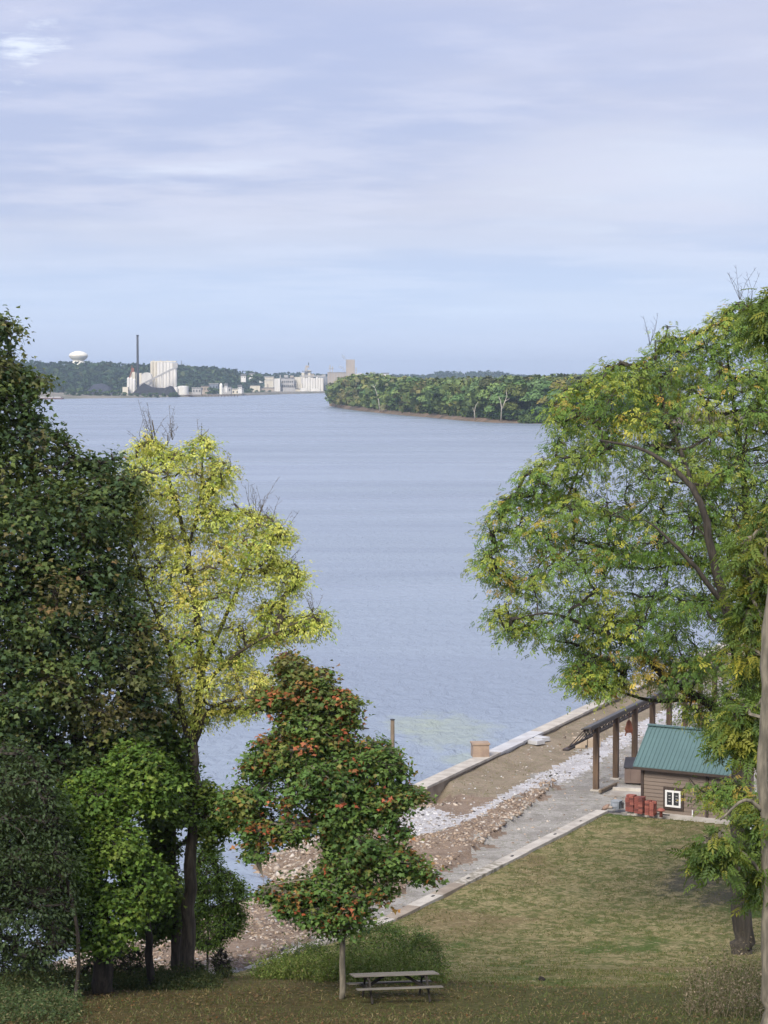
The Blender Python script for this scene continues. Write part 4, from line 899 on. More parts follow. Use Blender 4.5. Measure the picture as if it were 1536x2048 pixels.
# right-hand trees
TRG = [(0.137, 0.252, 0.056), (0.212, 0.341, 0.069), (0.090, 0.162, 0.045), (0.404, 0.469, 0.090), (0.800, 0.745, 0.114), (0.800, 0.438, 0.097)]
b = hit(1483, 1908); D8 = b[1]
T('locust_tree', 'great green tree with dark trunk at the right, crown spreading over the shed', 'tree', (1483, 1908), D8,
  [[(1485, 1914, 0, .43), (1484, 1880, 0, .39), (1482, 1750, 0, .36), (1480, 1600, 0, .34), (1484, 1500, 0, .32), (1500, 1380, .5, .26), (1498, 1200, .5, .2), (1490, 1000, .5, .14), (1470, 820, .5, .08), (1450, 680, .5, .03)],
   [(1484, 1500, 0, .24), (1420, 1410, 0, .18), (1340, 1365, -.5, .15), (1270, 1292, -1, .12), (1200, 1262, -1.2, .09), (1110, 1228, -1.4, .05), (1050, 1232, -1.6, .02)],
   [(1495, 1400, 0, .22), (1460, 1250, -3.6, .19), (1430, 1130, -4.6, .16), (1405, 1020, -4.8, .13), (1370, 960, -4.6, .10), (1300, 905, -4, .07), (1200, 880, -3, .03)],
   [(1462, 1230, -4.0, .12), (1410, 1160, -4.8, .09), (1340, 1080, -5, .06), (1290, 1040, -4.6, .02)],
   [(1405, 1020, -4.6, .09), (1360, 900, -3, .07), (1320, 780, -1, .05), (1310, 680, -.4, .02)],
   [(1430, 1130, -.8, .1), (1300, 1120, 0, .08), (1150, 1080, .3, .05), (1020, 1060, .3, .02)],
   [(1400, 1400, 0, .1), (1300, 1400, .6, .07), (1230, 1380, .6, .03)]],
  [[(1320, 640), (1345, 640), (1350, 668), (1400, 650), (1430, 612), (1465, 598), (1500, 600), (1620, 540), (1720, 700), (1760, 1000), (1700, 1300), (1600, 1400), (1540, 1470), (1460, 1475), (1420, 1468), (1390, 1440), (1345, 1398), (1305, 1372), (1262, 1366), (1226, 1380), (1210, 1352), (1180, 1330), (1150, 1360), (1130, 1340), (1160, 1300), (1110, 1290), (1075, 1300), (1060, 1270), (1010, 1285), (1000, 1255),
    (975, 1215), (1020, 1190), (1000, 1160), (960, 1150), (955, 1120), (975, 1085), (952, 1072), (950, 1050), (985, 1030), (1000, 990), (1030, 975), (1048, 935), (1090, 905), (1110, 860), (1095, 820), (1115, 775), (1150, 750), (1200, 735), (1210, 715), (1255, 718), (1290, 715), (1310, 690), (1322, 665)],
   ([(1372, 1550), (1395, 1546), (1388, 1568), (1372, 1566)], .4, -4), ([(1405, 1582), (1430, 1560), (1490, 1550), (1500, 1600), (1440, 1602), (1402, 1598)], .6, -4),
   ([(1130, 1345), (1175, 1300), (1215, 1330), (1222, 1372), (1200, 1388), (1185, 1380), (1150, 1370)], .8, -1)],
  PINN3, mat('locust_bark', (.065, .055, .043), (.03, .026, .021), 2.2, .95, .8, stretch=(4, 4, .6), world=True), .305, TRG, [4.5, 5, 3, 3.4, 1.1, .35], lobe=(.36, .95), thick=4.4, jitter=.12, dens=2.75, nleaf=7, seed=21, maxlobes=900, spread=.28, twig_r=.014, gap=.70,
  inset=.7, holes=[(1240, 930, 16), (1200, 945, 12), (1335, 975, 10), (1230, 1190, 14), (1390, 1250, 14), (1440, 1270, 10), (1290, 1130, 9), (1110, 1165, 14), (1180, 1340, 9), (1495, 720, 12), (1460, 1180, 8), (1090, 1215, 14), (1150, 1265, 10), (1350, 1140, 8), (1280, 1350, 9), (1045, 1105, 10)],
  bare=[(1300, 690, 4, 1.2, 0), (1480, 600, 5, 1.4, 0), (1500, 620, 5, 1.4, 0), (975, 1120, 5, .9, 0), (1000, 1170, 6, 1.0, 0)], droop=.7)
b = hit(1530, 2046); D9 = b[1] - 2.0; p9 = PD(1530, 2080, D9)
z9 = gz(p9[0], D9); py9 = 2080
while PD(1530, py9, D9)[2] > z9: py9 += 4
T('locust_tree', 'tree with pale grey trunk leaving the frame at the right edge', 'tree', (1534, py9), D9,
  [[(1543, py9 + 4, 0, .23), (1538, 1990, 0, .17), (1538, 1800, 0, .15), (1531, 1640, 0, .135), (1526, 1540, 0, .125), (1531, 1400, 0, .115), (1535, 1260, 0, .105), (1562, 1080, 0, .09), (1600, 900, 0, .08), (1620, 700, 0, .05)],
   [(1523, 1620, 0, .05), (1490, 1600, -.2, .04), (1440, 1640, -.3, .02)], [(1526, 1750, 0, .04), (1480, 1700, -.2, .03), (1420, 1680, -.3, .012)]],
  [([(1465, 1080), (1490, 1060), (1540, 1010), (1600, 960), (1720, 900), (1750, 1400), (1700, 1500), (1570, 1480), (1540, 1400), (1500, 1330), (1470, 1260), (1490, 1180), (1470, 1130)], 1.6, 2.4),
   ([(1452, 1470), (1460, 1425), (1480, 1390), (1560, 1420), (1600, 1480), (1540, 1500), (1490, 1490), (1450, 1500)], .7, 1.6),
   ([(1388, 1682), (1420, 1662), (1452, 1645), (1456, 1690), (1442, 1745), (1425, 1722), (1398, 1710)], .6, -.3), ([(1500, 1600), (1530, 1570), (1560, 1590), (1640, 1640), (1600, 1780), (1545, 1790), (1515, 1770), (1508, 1700)], .6, .6),
   ([(1512, 606), (1536, 572), (1640, 540), (1640, 660), (1560, 680), (1522, 646)], .9, 0)],
  PINN, M_BARK_GREY, .30, [(.10, .17, .034), (.16, .23, .042), (.065, .115, .028), (.30, .31, .045), (.42, .38, .05)], [4, 3, 2.5, 1.8, .6], lobe=(.25, .6), thick=1.8, dens=3.2, nleaf=6, seed=22, maxlobes=150, spread=.2, gap=.7, stray=1.0, maxr=.04, inset=.75,
  holes=[(1495, 1690, 16), (1530, 1600, 12)], droop=.8)


# ------------------------------------------------------------------ shrubs, weeds, grass
def shrub(name, label, cat, base_px, D, poly, cols, wts, size, seed, **k):
    return T(name, label, cat, base_px, D, [[(base_px[0], base_px[1], 0, .03), (base_px[0] + 3, (base_px[1] + poly[0][1]) / 2, 0, .02), (base_px[0], poly[0][1] + 25, 0, .01)]], [poly], OVAL, M_BARK_DARK, size, cols, wts, seed=seed, **k)
SHC = [(0.098, 0.163, 0.036), (0.130, 0.202, 0.046), (0.072, 0.124, 0.033), (0.182, 0.221, 0.065)]
kw = dict(lobe=(.12, .30), thick=1.2, dens=20, nleaf=10, maxlobes=140, spread=.17, droop=-.2, gap=.72, twig_r=.003, maxr=.008, stray=1.6, inset=.5, bark2=True)
DS = 69
shrub('shrub', 'rounded green shrub behind the picnic table, left of the lawn', 'shrub', (765, 1950), DS, [(765, 1848), (795, 1858), (812, 1880), (815, 1935), (790, 1965), (720, 1965), (690, 1930), (700, 1890), (725, 1858)], [(.11, .19, .045), (.14, .22, .05), (.085, .15, .04)], [3, 3, 2], .075, 31, **kw)
shrub('shrub', 'smaller dark shrub just right of the rounded one behind the table', 'shrub', (838, 1950), DS, [(835, 1866), (860, 1876), (880, 1905), (888, 1940), (860, 1965), (815, 1962), (812, 1895)], [(.085, .15, .04), (.11, .18, .045), (.075, .12, .035)], [3, 2, 2], .07, 32, **kw)
shrub('shrub', 'low weedy shrub left of the young maple trunk on the crest', 'shrub', (620, 1950), DS, [(620, 1888), (655, 1900), (670, 1940), (655, 1965), (560, 1968), (530, 1945), (560, 1915)], SHC, [3, 2, 2, 2], .075, 33, **kw)
def blades(name, P, h, w, cols, wts, label, seed, lean=.35, leafy=0):
    r = np.random.default_rng(seed); n = len(P); hh = h * (.4 + .9 * r.random(n)); a = r.random(n) * 6.28; d = np.c_[np.cos(a), np.sin(a), np.zeros(n)]
    l = r.normal(size=(n, 3)) * lean; l[:, 2] = 1; tip = P + l * hh[:, None]; mid = P + l * hh[:, None] * .5 + r.normal(size=(n, 3)) * .02
    V = np.stack([P - d * w / 2, P + d * w / 2, mid + d * w * .4, mid - d * w * .4, tip], 1).reshape(-1, 3); b = np.arange(n) * 5
    F = np.concatenate([np.c_[b, b + 1, b + 2], np.c_[b, b + 2, b + 3], np.c_[b + 3, b + 2, b + 4]]); c = np.repeat(pal(n, cols, wts, .3, r), 5, 0)
    me = np_mesh(name, V, F, M_BLADE, c); return tag(link(name, me), label, None, None, 'stuff')
def scatter(n, x0, x1, y0, y1, seed, dens=None):
    r = np.random.default_rng(seed); P = np.c_[r.uniform(x0, x1, n), r.uniform(y0, y1, n)]
    if dens is not None: P = P[r.random(n) < dens(P)]
    return np.c_[P, height(P)[0] - .01]
lawn_in = lambda P: inside(P, LAWN) * 1.0
blades('grass', scatter(80000, -15, 15, 46, 78, 51, lambda P: (np.abs(P[:, 0]) < P[:, 1] * .19) * (.35 + .65 * vnoise(P, 1.3, 8))),   .085, .020, [(.10, .115, .040), (.14, .12, .055), (.070, .10, .030), (.22, .19, .10)], [3, 3, 3, 1.2], 'short worn grass on the slope around the picnic table', 52, .7)
blades('lawn_grass', scatter(95000, -8, 24, 68, 118, 53, lambda P: inside(P, LAWN) * (vnoise(P, .9, 9) > .35) * .9), .075, .03, [(.10, .115, .035), (.20, .18, .085), (.07, .10, .025), (.15, .13, .06)], [3, 2, 2, 2], 'short patchy grass on the lower lawn', 54, .8)
# tall weeds
def weedy(name, px0, px1, pyy, n, h, cols, wts, label, seed, w=.014, m=7):
    r = np.random.default_rng(seed); P = []; E = []
    for _ in range(n):
        f = r.random(); x_ = px0 + (px1 - px0) * f; g = r.random(); d_ = pyy[0] + (pyy[1] - pyy[0]) * g
        P.append(((x_ - 768) / FPX * d_, d_)); E.append(min(1, min(f, 1 - f) * 5) * min(1, min(g, 1 - g) * 4 + .15))
    P = np.array(P); E = np.array(E); v = vnoise(P, .9, seed) * .6 + vnoise(P, 2.2, seed + 1) * .4; k = (v * (.35 + .65 * E) > .30) & (r.random(n) < .3 + .7 * E); P = P[k]; v = v[k]; E = E[k]
    P = np.c_[P, height(P)[0] - .02]; n = len(P); hh = h * (.2 + .9 * r.random(n)) * (.15 + 2.1 * v ** 2) * (.4 + .6 * E)
    a = r.random(n) * 6.28; d = np.c_[np.cos(a), np.sin(a), np.zeros(n)]; l = r.normal(size=(n, 3)) * .38; l[:, 2] = 1
    tip = P + l * hh[:, None]; V = np.stack([P - d * w / 2, P + d * w / 2, tip], 1).reshape(-1, 3); c = np.repeat(pal(n, cols, wts, .3, r) * .85, 3, 0)
    F = np.arange(n * 3).reshape(-1, 3); t = r.random((n, m)) ** .7; C = (P[:, None] + (l * hh[:, None])[:, None] * t[..., None]).reshape(-1, 3) + r.normal(size=(n * m, 3)) * .03
    V2, F2, c2 = place(*OVAL, C, np.array([0, 0, .8]) + r.normal(size=(n * m, 3)) * .6, rand_unit(n * m, r) + np.array([0, 0, .3]), .05 + .06 * r.random(n * m), pal(n * m, cols, wts, .3, r))
    return tag(link(name, np_mesh(name, np.vstack([V, V2]), np.vstack([F, F2 + len(V)]), M_BLADE, np.vstack([c, c2]))), label, None, None, 'stuff')
weedy('tall_weeds', 490, 905, (61.5, 68), 8000, .95, [(.15, .22, .05), (.20, .27, .065), (.11, .17, .042), (.26, .29, .09), (.32, .29, .13)], [3, 3, 2, 2, 1], 'tall green weeds along the crest behind the picnic table', 61)
weedy('dry_weeds', 1360, 1600, (51, 68), 5200, 1.0, [(.20, .165, .11), (.13, .12, .06), (.08, .10, .035), (.26, .21, .15)], [3, 2, 3, 2], 'dry brown weeds between the two right hand trunks', 62, .018, 3)
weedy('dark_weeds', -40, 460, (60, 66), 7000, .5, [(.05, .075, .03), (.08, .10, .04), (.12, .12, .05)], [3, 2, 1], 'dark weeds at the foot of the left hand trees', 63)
weedy('corner_weeds', -60, 170, (51, 61), 2600, .55, [(.06, .10, .04), (.10, .13, .055), (.05, .075, .03), (.15, .14, .07)], [3, 2, 2, 1.5], 'pale green weeds in the bottom left corner', 64)
shrub('weed_clump', 'twiggy weed on the gravel between sapling and young maple', 'weed', (440, 1948), 68, [(442, 1890), (460, 1905), (468, 1940), (450, 1958), (425, 1955), (420, 1915)], [(.08, .09, .04), (.12, .10, .06)], [2, 1], .06, 34, lobe=(.1, .2), thick=.4, dens=14, nleaf=5, maxlobes=40, spread=.08)
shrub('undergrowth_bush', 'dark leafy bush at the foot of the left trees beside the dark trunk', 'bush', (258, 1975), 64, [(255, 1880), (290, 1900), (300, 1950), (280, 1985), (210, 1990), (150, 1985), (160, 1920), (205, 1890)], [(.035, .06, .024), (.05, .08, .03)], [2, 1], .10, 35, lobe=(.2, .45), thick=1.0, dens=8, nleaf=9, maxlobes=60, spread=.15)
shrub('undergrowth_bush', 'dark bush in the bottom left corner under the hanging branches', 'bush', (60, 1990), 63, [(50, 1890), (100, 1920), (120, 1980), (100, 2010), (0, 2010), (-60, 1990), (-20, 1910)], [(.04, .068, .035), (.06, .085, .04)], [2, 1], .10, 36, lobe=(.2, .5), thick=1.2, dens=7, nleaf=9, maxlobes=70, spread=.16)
shrub('undergrowth_bush', 'low dark bush right of the sapling stem on the crest', 'bush', (392, 1962), 65.5, [(392, 1915), (408, 1930), (412, 1960), (400, 1972), (378, 1970), (380, 1930)], [(.05, .08, .03), (.07, .10, .035)], [2, 1], .08, 37, lobe=(.12, .25), thick=.5, dens=10, nleaf=8, maxlobes=40, spread=.1)
# fallen leaves
P = scatter(9000, -15, 9, 49, 66, 71, lambda P: (vnoise(P, .5, 4) > .35) * np.clip(1.0 - (P[:, 0] + 3) / 14, .15, 1)); r = np.random.default_rng(4)
V, F, c = place(*MAPLE, P + np.array([0, 0, .05]), np.array([0, 0, 1]) + r.normal(size=P.shape) * .3, rand_unit(len(P)), .05 + .045 * r.random(len(P)), pal(len(P), [(.15, .095, .045), (.10, .065, .03), (.24, .18, .09), (.20, .075, .03)], [3, 3, 1., .3], .3, r))
tag(link('fallen_leaves', np_mesh('fallen_leaves', V, F, M_LEAF, c)), 'brown fallen leaves scattered on the shaded slope', None, None, 'stuff')

# ------------------------------------------------------------------ rocks
ICO_V = []; 
t_ = (1 + 5 ** .5) / 2
ICO_V = np.array([(-1, t_, 0), (1, t_, 0), (-1, -t_, 0), (1, -t_, 0), (0, -1, t_), (0, 1, t_), (0, -1, -t_), (0, 1, -t_), (t_, 0, -1), (t_, 0, 1), (-t_, 0, -1), (-t_, 0, 1)], float) / 1.9
ICO_F = np.array([(0, 11, 5), (0, 5, 1), (0, 1, 7), (0, 7, 10), (0, 10, 11), (1, 5, 9), (5, 11, 4), (11, 10, 2), (10, 7, 6), (7, 1, 8), (3, 9, 4), (3, 4, 2), (3, 2, 6), (3, 6, 8), (3, 8, 9), (4, 9, 5), (2, 4, 11), (6, 2, 10), (8, 6, 7), (9, 8, 1)])
OCT_V = np.array([(1, .1, 0), (-.9, 0, .1), (.1, 1, 0), (0, -1, -.1), (.2, .1, .9), (-.1, -.1, -1)], float)
OCT_F = np.array([(0, 2, 4), (2, 1, 4), (1, 3, 4), (3, 0, 4), (2, 0, 5), (1, 2, 5), (3, 1, 5), (0, 3, 5)])
def rocks(name, P, s0, s1, cols, wts, label, seed, power=2.0):
    r = np.random.default_rng(seed); n = len(P); s = s0 + (s1 - s0) * r.random(n) ** power
    BV, BF = (OCT_V, OCT_F) if n > 2500 else (ICO_V, ICO_F); nv = len(BV)
    Vj = BV[None] * (1 + r.normal(size=(n, nv, 3)) * .22); A, B, C = frames(np.array([0, 0, 1.]) + r.normal(size=(n, 3)) * .35, rand_unit(n, r)); sc = np.c_[1 + .3 * r.random(n), .6 + .3 * r.random(n), .35 + .3 * r.random(n)] * s[:, None]
    V = P[:, None] + Vj[..., 0:1] * A[:, None] * sc[:, None, 0:1] + Vj[..., 1:2] * B[:, None] * sc[:, None, 1:2] + Vj[..., 2:3] * C[:, None] * sc[:, None, 2:3]
    F = (BF[None] + (np.arange(n) * nv)[:, None, None]).reshape(-1, 3); c = np.repeat(pal(n, cols, wts, .28, r), nv, 0)
    return tag(link(name, np_mesh(name, V.reshape(-1, 3), F, M_ROCK, c)), label, None, None, 'stuff')
RC = [(.40, .31, .235), (.30, .225, .165), (.48, .41, .34), (.22, .165, .13), (.52, .47, .42)]
def in_rub(P): return (inside(P, RUBBLE)) * ((seg_dist(P, NAT) < 3) * .6 + .75 * (vnoise(P, .5, 21) > .22))
P = scatter(150000, -26, 12, 74, 146, 81, lambda P: in_rub(P) * inside(P, LAND) * .95)
rocks('rubble', P, .045, .20, RC, [3, 3, 2, 2, 1], 'tan and brown rubble banked along the shore', 82, 2.4)
def shore_d(P): d = seg_dist(P, NAT); return (d < 3.2) * (~((P - WA) @ WD > -1)) * .9
P = scatter(60000, -26, 6, 80, 138, 83, lambda P: shore_d(P) * (inside(P, LAND) | (seg_dist(P, NAT) < .8)))
rocks('shore_stones', P, .06, .27, RC + [(.42, .36, .30)], [2, 2, 3, 2, 2, 2], 'broken stones at the waterline of the shore', 84, 2.0)
P = scatter(120000, -2, 40, 100, 190, 85, lambda P: (inside(P, WHITE) * (.08 + .5 * (vnoise(P, .8, 44) > .4)) + inside(P, STONES) * .8))
rocks('white_stones', P, .035, .13, [(.52, .515, .52), (.42, .41, .41), (.62, .62, .63), (.28, .25, .22), (.08, .075, .07)], [3, 2, 2, 1.6, 1.0], 'white and grey crushed stone beside the gravel road', 86, 2.2)
P = scatter(26000, -14, 24, 80, 150, 87, lambda P: (~inside(P, LAWN)) * inside(P, LAND) * ((P - WA) @ WN > 1) * .5)
rocks('loose_gravel', P, .03, .14, RC + [(.5, .5, .5)], [2, 2, 2, 2, 1, 3], 'loose pebbles scattered on the gravel road and field', 88, 2.5)
P = scatter(14000, -2, 40, 120, 190, 89, lambda P: inside(P, LAND) * ((P - WA) @ WN > .6) * ((P - WA) @ WN < 7) * (vnoise(P, .4, 31) > .45) * .6)
blades('field_grass', P, .16, .03, [(.16, .14, .06), (.22, .18, .10), (.10, .11, .04)], [2, 2, 2], 'sparse dry grass along the inner side of the sea wall', 90, .5)

# ------------------------------------------------------------------ kerb along the lawn
M_CONC = mat('concrete', (.50, .47, .42), (.37, .34, .30), 1.2, .9, .3, world=True)
M_CONCD = mat('weathered_concrete', (.36, .31, .25), (.24, .20, .16), 1.0, .95, .4, world=True)
M_CONCW = mat('white_slab', (.52, .53, .55), (.42, .42, .43), .8, .85, .2, world=True)
M_KERB2 = mat('dirty_concrete', (.45, .42, .37), (.22, .20, .16), 2.6, .95, .4, world=True, lo=.42, hi=.58)
kerb = empty('kerb', (0, 0, 0), kind='structure')
def strip(name, parent, pts, w, h, seg, m, z=None, gap=.03, jitter_=.015, zt=None, kind=None):
    """row of cast blocks along a polyline (world xy)"""
    k = 0; pts = [np.array(p[:2]) for p in pts]
    for a, b_ in zip(pts[:-1], pts[1:]):
        ln = np.linalg.norm(b_ - a); n = max(1, round(ln / seg)); d = (b_ - a) / ln; rz = math.atan2(d[1], d[0])
        for i in range(n):
            c = a + d * (ln * (i + .5) / n); g = zt if zt is not None else gz(c[0], c[1])
            MB().box((0, 0, 0), (ln / n - gap, w, h), 0).build(name, m(k) if callable(m) else m, parent)
            o = bpy.data.objects[-1] if False else COL.objects[-1]
            o.location = (c[0], c[1], g - h / 2 + (z or 0) + rng.normal() * jitter_); o.rotation_euler = (rng.normal() * .006, rng.normal() * .004, rz + rng.normal() * .006); k += 1
kpts = [KERB_W[i] for i in range(len(KERB_W))]
strip('concrete_block', kerb, kpts, .62, .35, 2.6, lambda k: (M_CONC, M_KERB2, M_CONC, M_CONCD)[int(rng.integers(4))], z=0, zt=2.36, jitter_=.006)
tag(MB().build('dummy', M_CONC) if False else kerb, kind='structure')
# dark weep holes on the kerb
for f in np.linspace(.30, .97, 8) + rng.normal(size=8) * .015:
    s_ = f * (len(kpts) - 1); i = min(int(s_), len(kpts) - 2); c = kpts[i] * (1 - (s_ - i)) + kpts[i + 1] * (s_ - i)
    o = MB().box((0, 0, 0), (.22, .10, .05)).build('drain_slot', M_DARK, kerb); o.location = (c[0], c[1], 2.355); o.rotation_euler = (0, 0, math.atan2(*(kpts[i + 1] - kpts[i])[::-1]))

# ------------------------------------------------------------------ sea wall
sw = empty('sea_wall', (0, 0, 0), 'long concrete sea wall running along the river edge, one stretch white', 'sea wall')
white_a = (PZ(975, 1512, 2.45)[:2] - WA) @ WD; white_b = (PZ(1062, 1473, 2.45)[:2] - WA) @ WD
s_ = 0.0
while s_ < 320:
    L_ = 4.2 if s_ < 60 else 12
    c = WA + WD * (s_ + L_ / 2) - WN * .0; wh = white_a - 1 < s_ + L_ / 2 < white_b + .5
    o = MB().box((0, 0, 0), (L_ - .04, .75, 3.8)).build('wall_segment', M_CONCW if wh else M_CONCD, sw); o.location = (c[0], c[1], 2.45 - 1.9 + rng.normal() * .02); o.rotation_euler = (0, 0, math.atan2(WD[1], WD[0]))
    o = MB().box((0, 0, 0), (L_ - .05, .95, .14)).build('coping', M_CONCW if wh else M_CONC, sw); o.location = (c[0], c[1], 2.45 + .06 + rng.normal() * .01); o.rotation_euler = (0, 0, math.atan2(WD[1], WD[0]) + rng.normal() * .003)
    s_ += L_
rzw = math.atan2(WD[1], WD[0])
p = PZ(960, 1512, 2.55); o = MB().box((0, 0, .36), (1.0, .95, .75), taper=.97).box((0, 0, .78), (1.08, 1.02, .10)).build('concrete_pier', mat('pier_concrete', (.36, .27, .20), (.26, .19, .15), 1.5, .9, .3)); o.location = tuple(p); o.rotation_euler = (0, 0, .1)
tag(o, 'brown square concrete pier standing on top of the sea wall', 'pier')
for i, (x0, y0, x1, y1) in enumerate([(1060, 1474, 1092, 1479), (1048, 1480, 1082, 1485)]):
    a = PZ(x0, y0, 2.42); b = PZ(x1, y1, 2.42); o = MB().bar(a, b, .75, .24).build('slab', M_CONCW); tag(o, ['white concrete slab lying behind the sea wall, the farther of two', 'white concrete slab lying behind the sea wall, the nearer of two'][i], 'slab', 'slabs by the sea wall')
# mooring pole, its footing, far bollard
q = mat('weathered_wood', (.20, .155, .11), (.11, .085, .06), 2, .9, .4, stretch=(3, 3, .5))
p = PZ(785, 1570, 0); t = empty('mooring_pole', tuple(p), 'tall brown wooden mooring pole standing in the water by the young maple', 'pole')
MB().lathe((0, 0, -1), [(.14, 0), (.135, 3), (.12, 5.05)], 10).build('shaft', q, t, True); MB().lathe((0, 0, 4.05), [(.15, 0), (.15, .05)], 10).build('cap', M_DARK, t)
p = PZ(771, 1580, 0); o = MB().lathe((0, 0, -1), [(.26, 0), (.25, 1.7)], 10).build('piling', mat('orange_wood', (.30, .18, .10), (.20, .12, .08), 2, .9)); o.location = tuple(p); tag(o, 'short thick timber piling at the water beside the tall pole', 'piling')
p = PZ(1229, 1397, 2.5); t = empty('bollard', tuple(p), 'rust orange bollard at the far end of the sea wall', 'bollard'); MB().lathe((0, 0, 0), [(.2, 0), (.18, .85), (.28, .95), (.26, 1.1), (.1, 1.16)], 14).build('post', M_RUST, t, True); MB().lathe((0, 0, 0), [(.3, 0), (.3, .06)], 14).build('base_plate', M_RUST, t)
p = PZ(1243, 1398, 2.5); o = MB().lathe((0, 0, 0), [(.06, 0), (.05, 3.4)], 8).lathe((0, 0, 3.4), [(.08, 0), (.08, .1)], 8).build('pole', mat('grey_pole', (.35, .33, .30), None, 1, .7)); o.location = tuple(p); tag(o, 'thin grey pole beside the rust bollard', 'pole')
# floating and beached driftwood
p = PZ(716, 1458, 0); o = MB().tube([(-.75, 0, .02), (-.3, .03, .09), (.3, -.02, .08), (.8, .02, .0)], [.05, .11, .10, .04], 7).tube([(.1, 0, .08), (.3, .1, .3)], [.04, .02], 5).build('floating_log', M_BARK_DARK, None, True); o.location = tuple(p); tag(o, 'dark log floating in the water above the young maple', 'log')
p = PZ(503, 1806, .25); o = MB().tube([(-.9, -.1, -.05), (-.2, .05, .18), (.6, .25, .3), (1.1, .45, .34)], [.05, .08, .07, .03], 7).tube([(-.3, .0, .15), (-.8, .2, .4)], [.05, .02], 5).tube([(.3, .15, .25), (.5, .0, .5)], [.03, .015], 5).build('driftwood', M_BARK_DARK, None, True); o.location = tuple(p); tag(o, 'dark forked driftwood branch at the waterline', 'driftwood')
# tan block below the open frame
p = PZ(1172, 1494, 2.0); o = MB().box((-.42, 0, .3), (.75, .9, .6)).box((.42, 0, .3), (.8, .9, .58)).box((-.1, -.46, .1), (.12, .04, .18), mi=1).build('concrete_block', [mat('tan_block', (.44, .36, .27), (.34, .27, .20), 1, .9, .2), M_DARK]); o.location = tuple(p); o.rotation_euler = (0, 0, .15); tag(o, 'tan concrete block on the field behind the first timber post', 'block')

# ------------------------------------------------------------------ open timber frame by the road
M_POST = mat('brown_timber', (.145, .095, .062), (.085, .058, .04), 1.6, .85, .3, stretch=(4, 4, .5), world=True); M_STEEL = mat('black_steel', (.035, .032, .03), (.06, .04, .035), 2, .6); M_SHEET = mat('dark_sheet', (.085, .08, .075), (.055, .05, .048), .6, .5, .1, world=True)
p0 = PZ(1192, 1581, 2.0)[:2]; pav = empty('open_shelter', (p0[0], p0[1], 2.0), 'open shelter frame of brown timber posts under a narrow dark roof with steel trusses', 'shelter', rz=math.atan2(WD[1], WD[0]))
# local x = along the river, local y = towards the river
HP = 3.62; NB = 8; SPC = 4.0
for i in range(NB):
    c = MB().box((i * SPC, 0, HP / 2), (.30, .30, HP)).build('post', M_POST, pav); MB().box((i * SPC, 0, .04), (.52, .52, .08)).build('base_plate', M_CONC, pav)
x0, x1 = -2.6, (NB - 1) * SPC + 1.5
MB().add([(x0, -.45, HP + .30), (x1, -.45, HP + .30), (x1, .10, HP + .16), (x0, .10, HP + .16), (x0, -.45, HP + .38), (x1, -.45, HP + .38), (x1, .10, HP + .24), (x0, .10, HP + .24)], [(3, 2, 1, 0), (4, 5, 6, 7), (0, 1, 5, 4), (1, 2, 6, 5), (2, 3, 7, 6), (3, 0, 4, 7)]).build('roof_sheet', M_SHEET, pav)
MB().bar((x0, -.4, HP + .22), (x1, -.4, HP + .22), .08, .16).build('fascia', M_STEEL, pav)
MB().bar((x0 + .3, 0, HP + .08), (x1, 0, HP + .08), .12, .14).build('beam', M_STEEL, pav)
MB().bar((x0 + .4, 0, HP - .28), (x1, 0, HP - .28), .06, .06).build('lower_chord', M_STEEL, pav)
n_ = int((x1 - x0 - .4) / .55)
for i in range(n_):
    xa = x0 + .4 + i * .55; MB().bar((xa, 0, HP + .04), (xa + .275, 0, HP - .26), .035).bar((xa + .275, 0, HP - .26), (xa + .55, 0, HP + .04), .035).build('truss_web', M_STEEL, pav)
MB().bar((x0 + .9, 1.1, HP - 1.0), (x1, 1.1, HP - 1.0), .10, .12).build('tie_beam', M_STEEL, pav)
k_ = x0 + .9
while k_ < x1:
    MB().bar((k_, .1, HP + .14), (k_ + .1, 1.1, HP - .96), .05).build('strut', M_STEEL, pav); k_ += 1.0
MB().box((x0 + 1.0, 1.1, HP - 1.06), (1.3, .35, .10)).build('tie_end_plate', M_STEEL, pav)
# hanging rusty thing
c = pav.matrix_world
p = PZ(1258, 1462, 2.0); e = np.array([PD(1258, 1436, 131)[0], 131, PD(1258, 1436, 131)[2]])
o = MB().lathe((0, 0, -.85), [(.20, 0), (.25, .18), (.17, .45), (.14, .62), (.06, .72)], 10).bar((0, 0, -.15), (0, 0, .45), .03).bar((-.15, 0, -.85), (-.22, 0, -1.05), .07).bar((.15, 0, -.85), (.2, 0, -1.0), .07).build('hoist', M_RUST); o.location = tuple(e); tag(o, 'rust red hoist hanging under the open shelter roof', 'hoist')

# ------------------------------------------------------------------ shed
S0 = PZ(1283, 1624, 2.22); S1 = PZ(1450, 1642, 2.22); ud = (S1 - S0)[:2]; ang = math.atan2(ud[1], ud[0]); shed_len = 5.0; SD = 3.3; WH = 2.62; zf = 2.30
shed = empty('shed', (S0[0], S0[1], zf), 'brown boarded shed with teal metal roof beside the lawn', 'shed', rz=ang)
M_SID = mat('brown_siding', (.200, .158, .128), (.175, .138, .112), 3, .7, .1, stretch=(.4, 4, 4)); M_TRIM = mat('dark_brown_trim', (.062, .045, .036), (.05, .036, .03), 3, .7)
M_TEAL = mat('teal_metal', (.088, .155, .158), (.078, .138, .142), .8, .45, spec=.5); M_WHT = mat('white_vinyl', (.78, .78, .77), (.7, .7, .69), 2, .4)
MB().box((shed_len / 2, SD / 2, WH / 2), (shed_len - .12, SD - .12, WH)).build('wall', M_TRIM, shed)
zr = WH + 1.60
gm = MB()
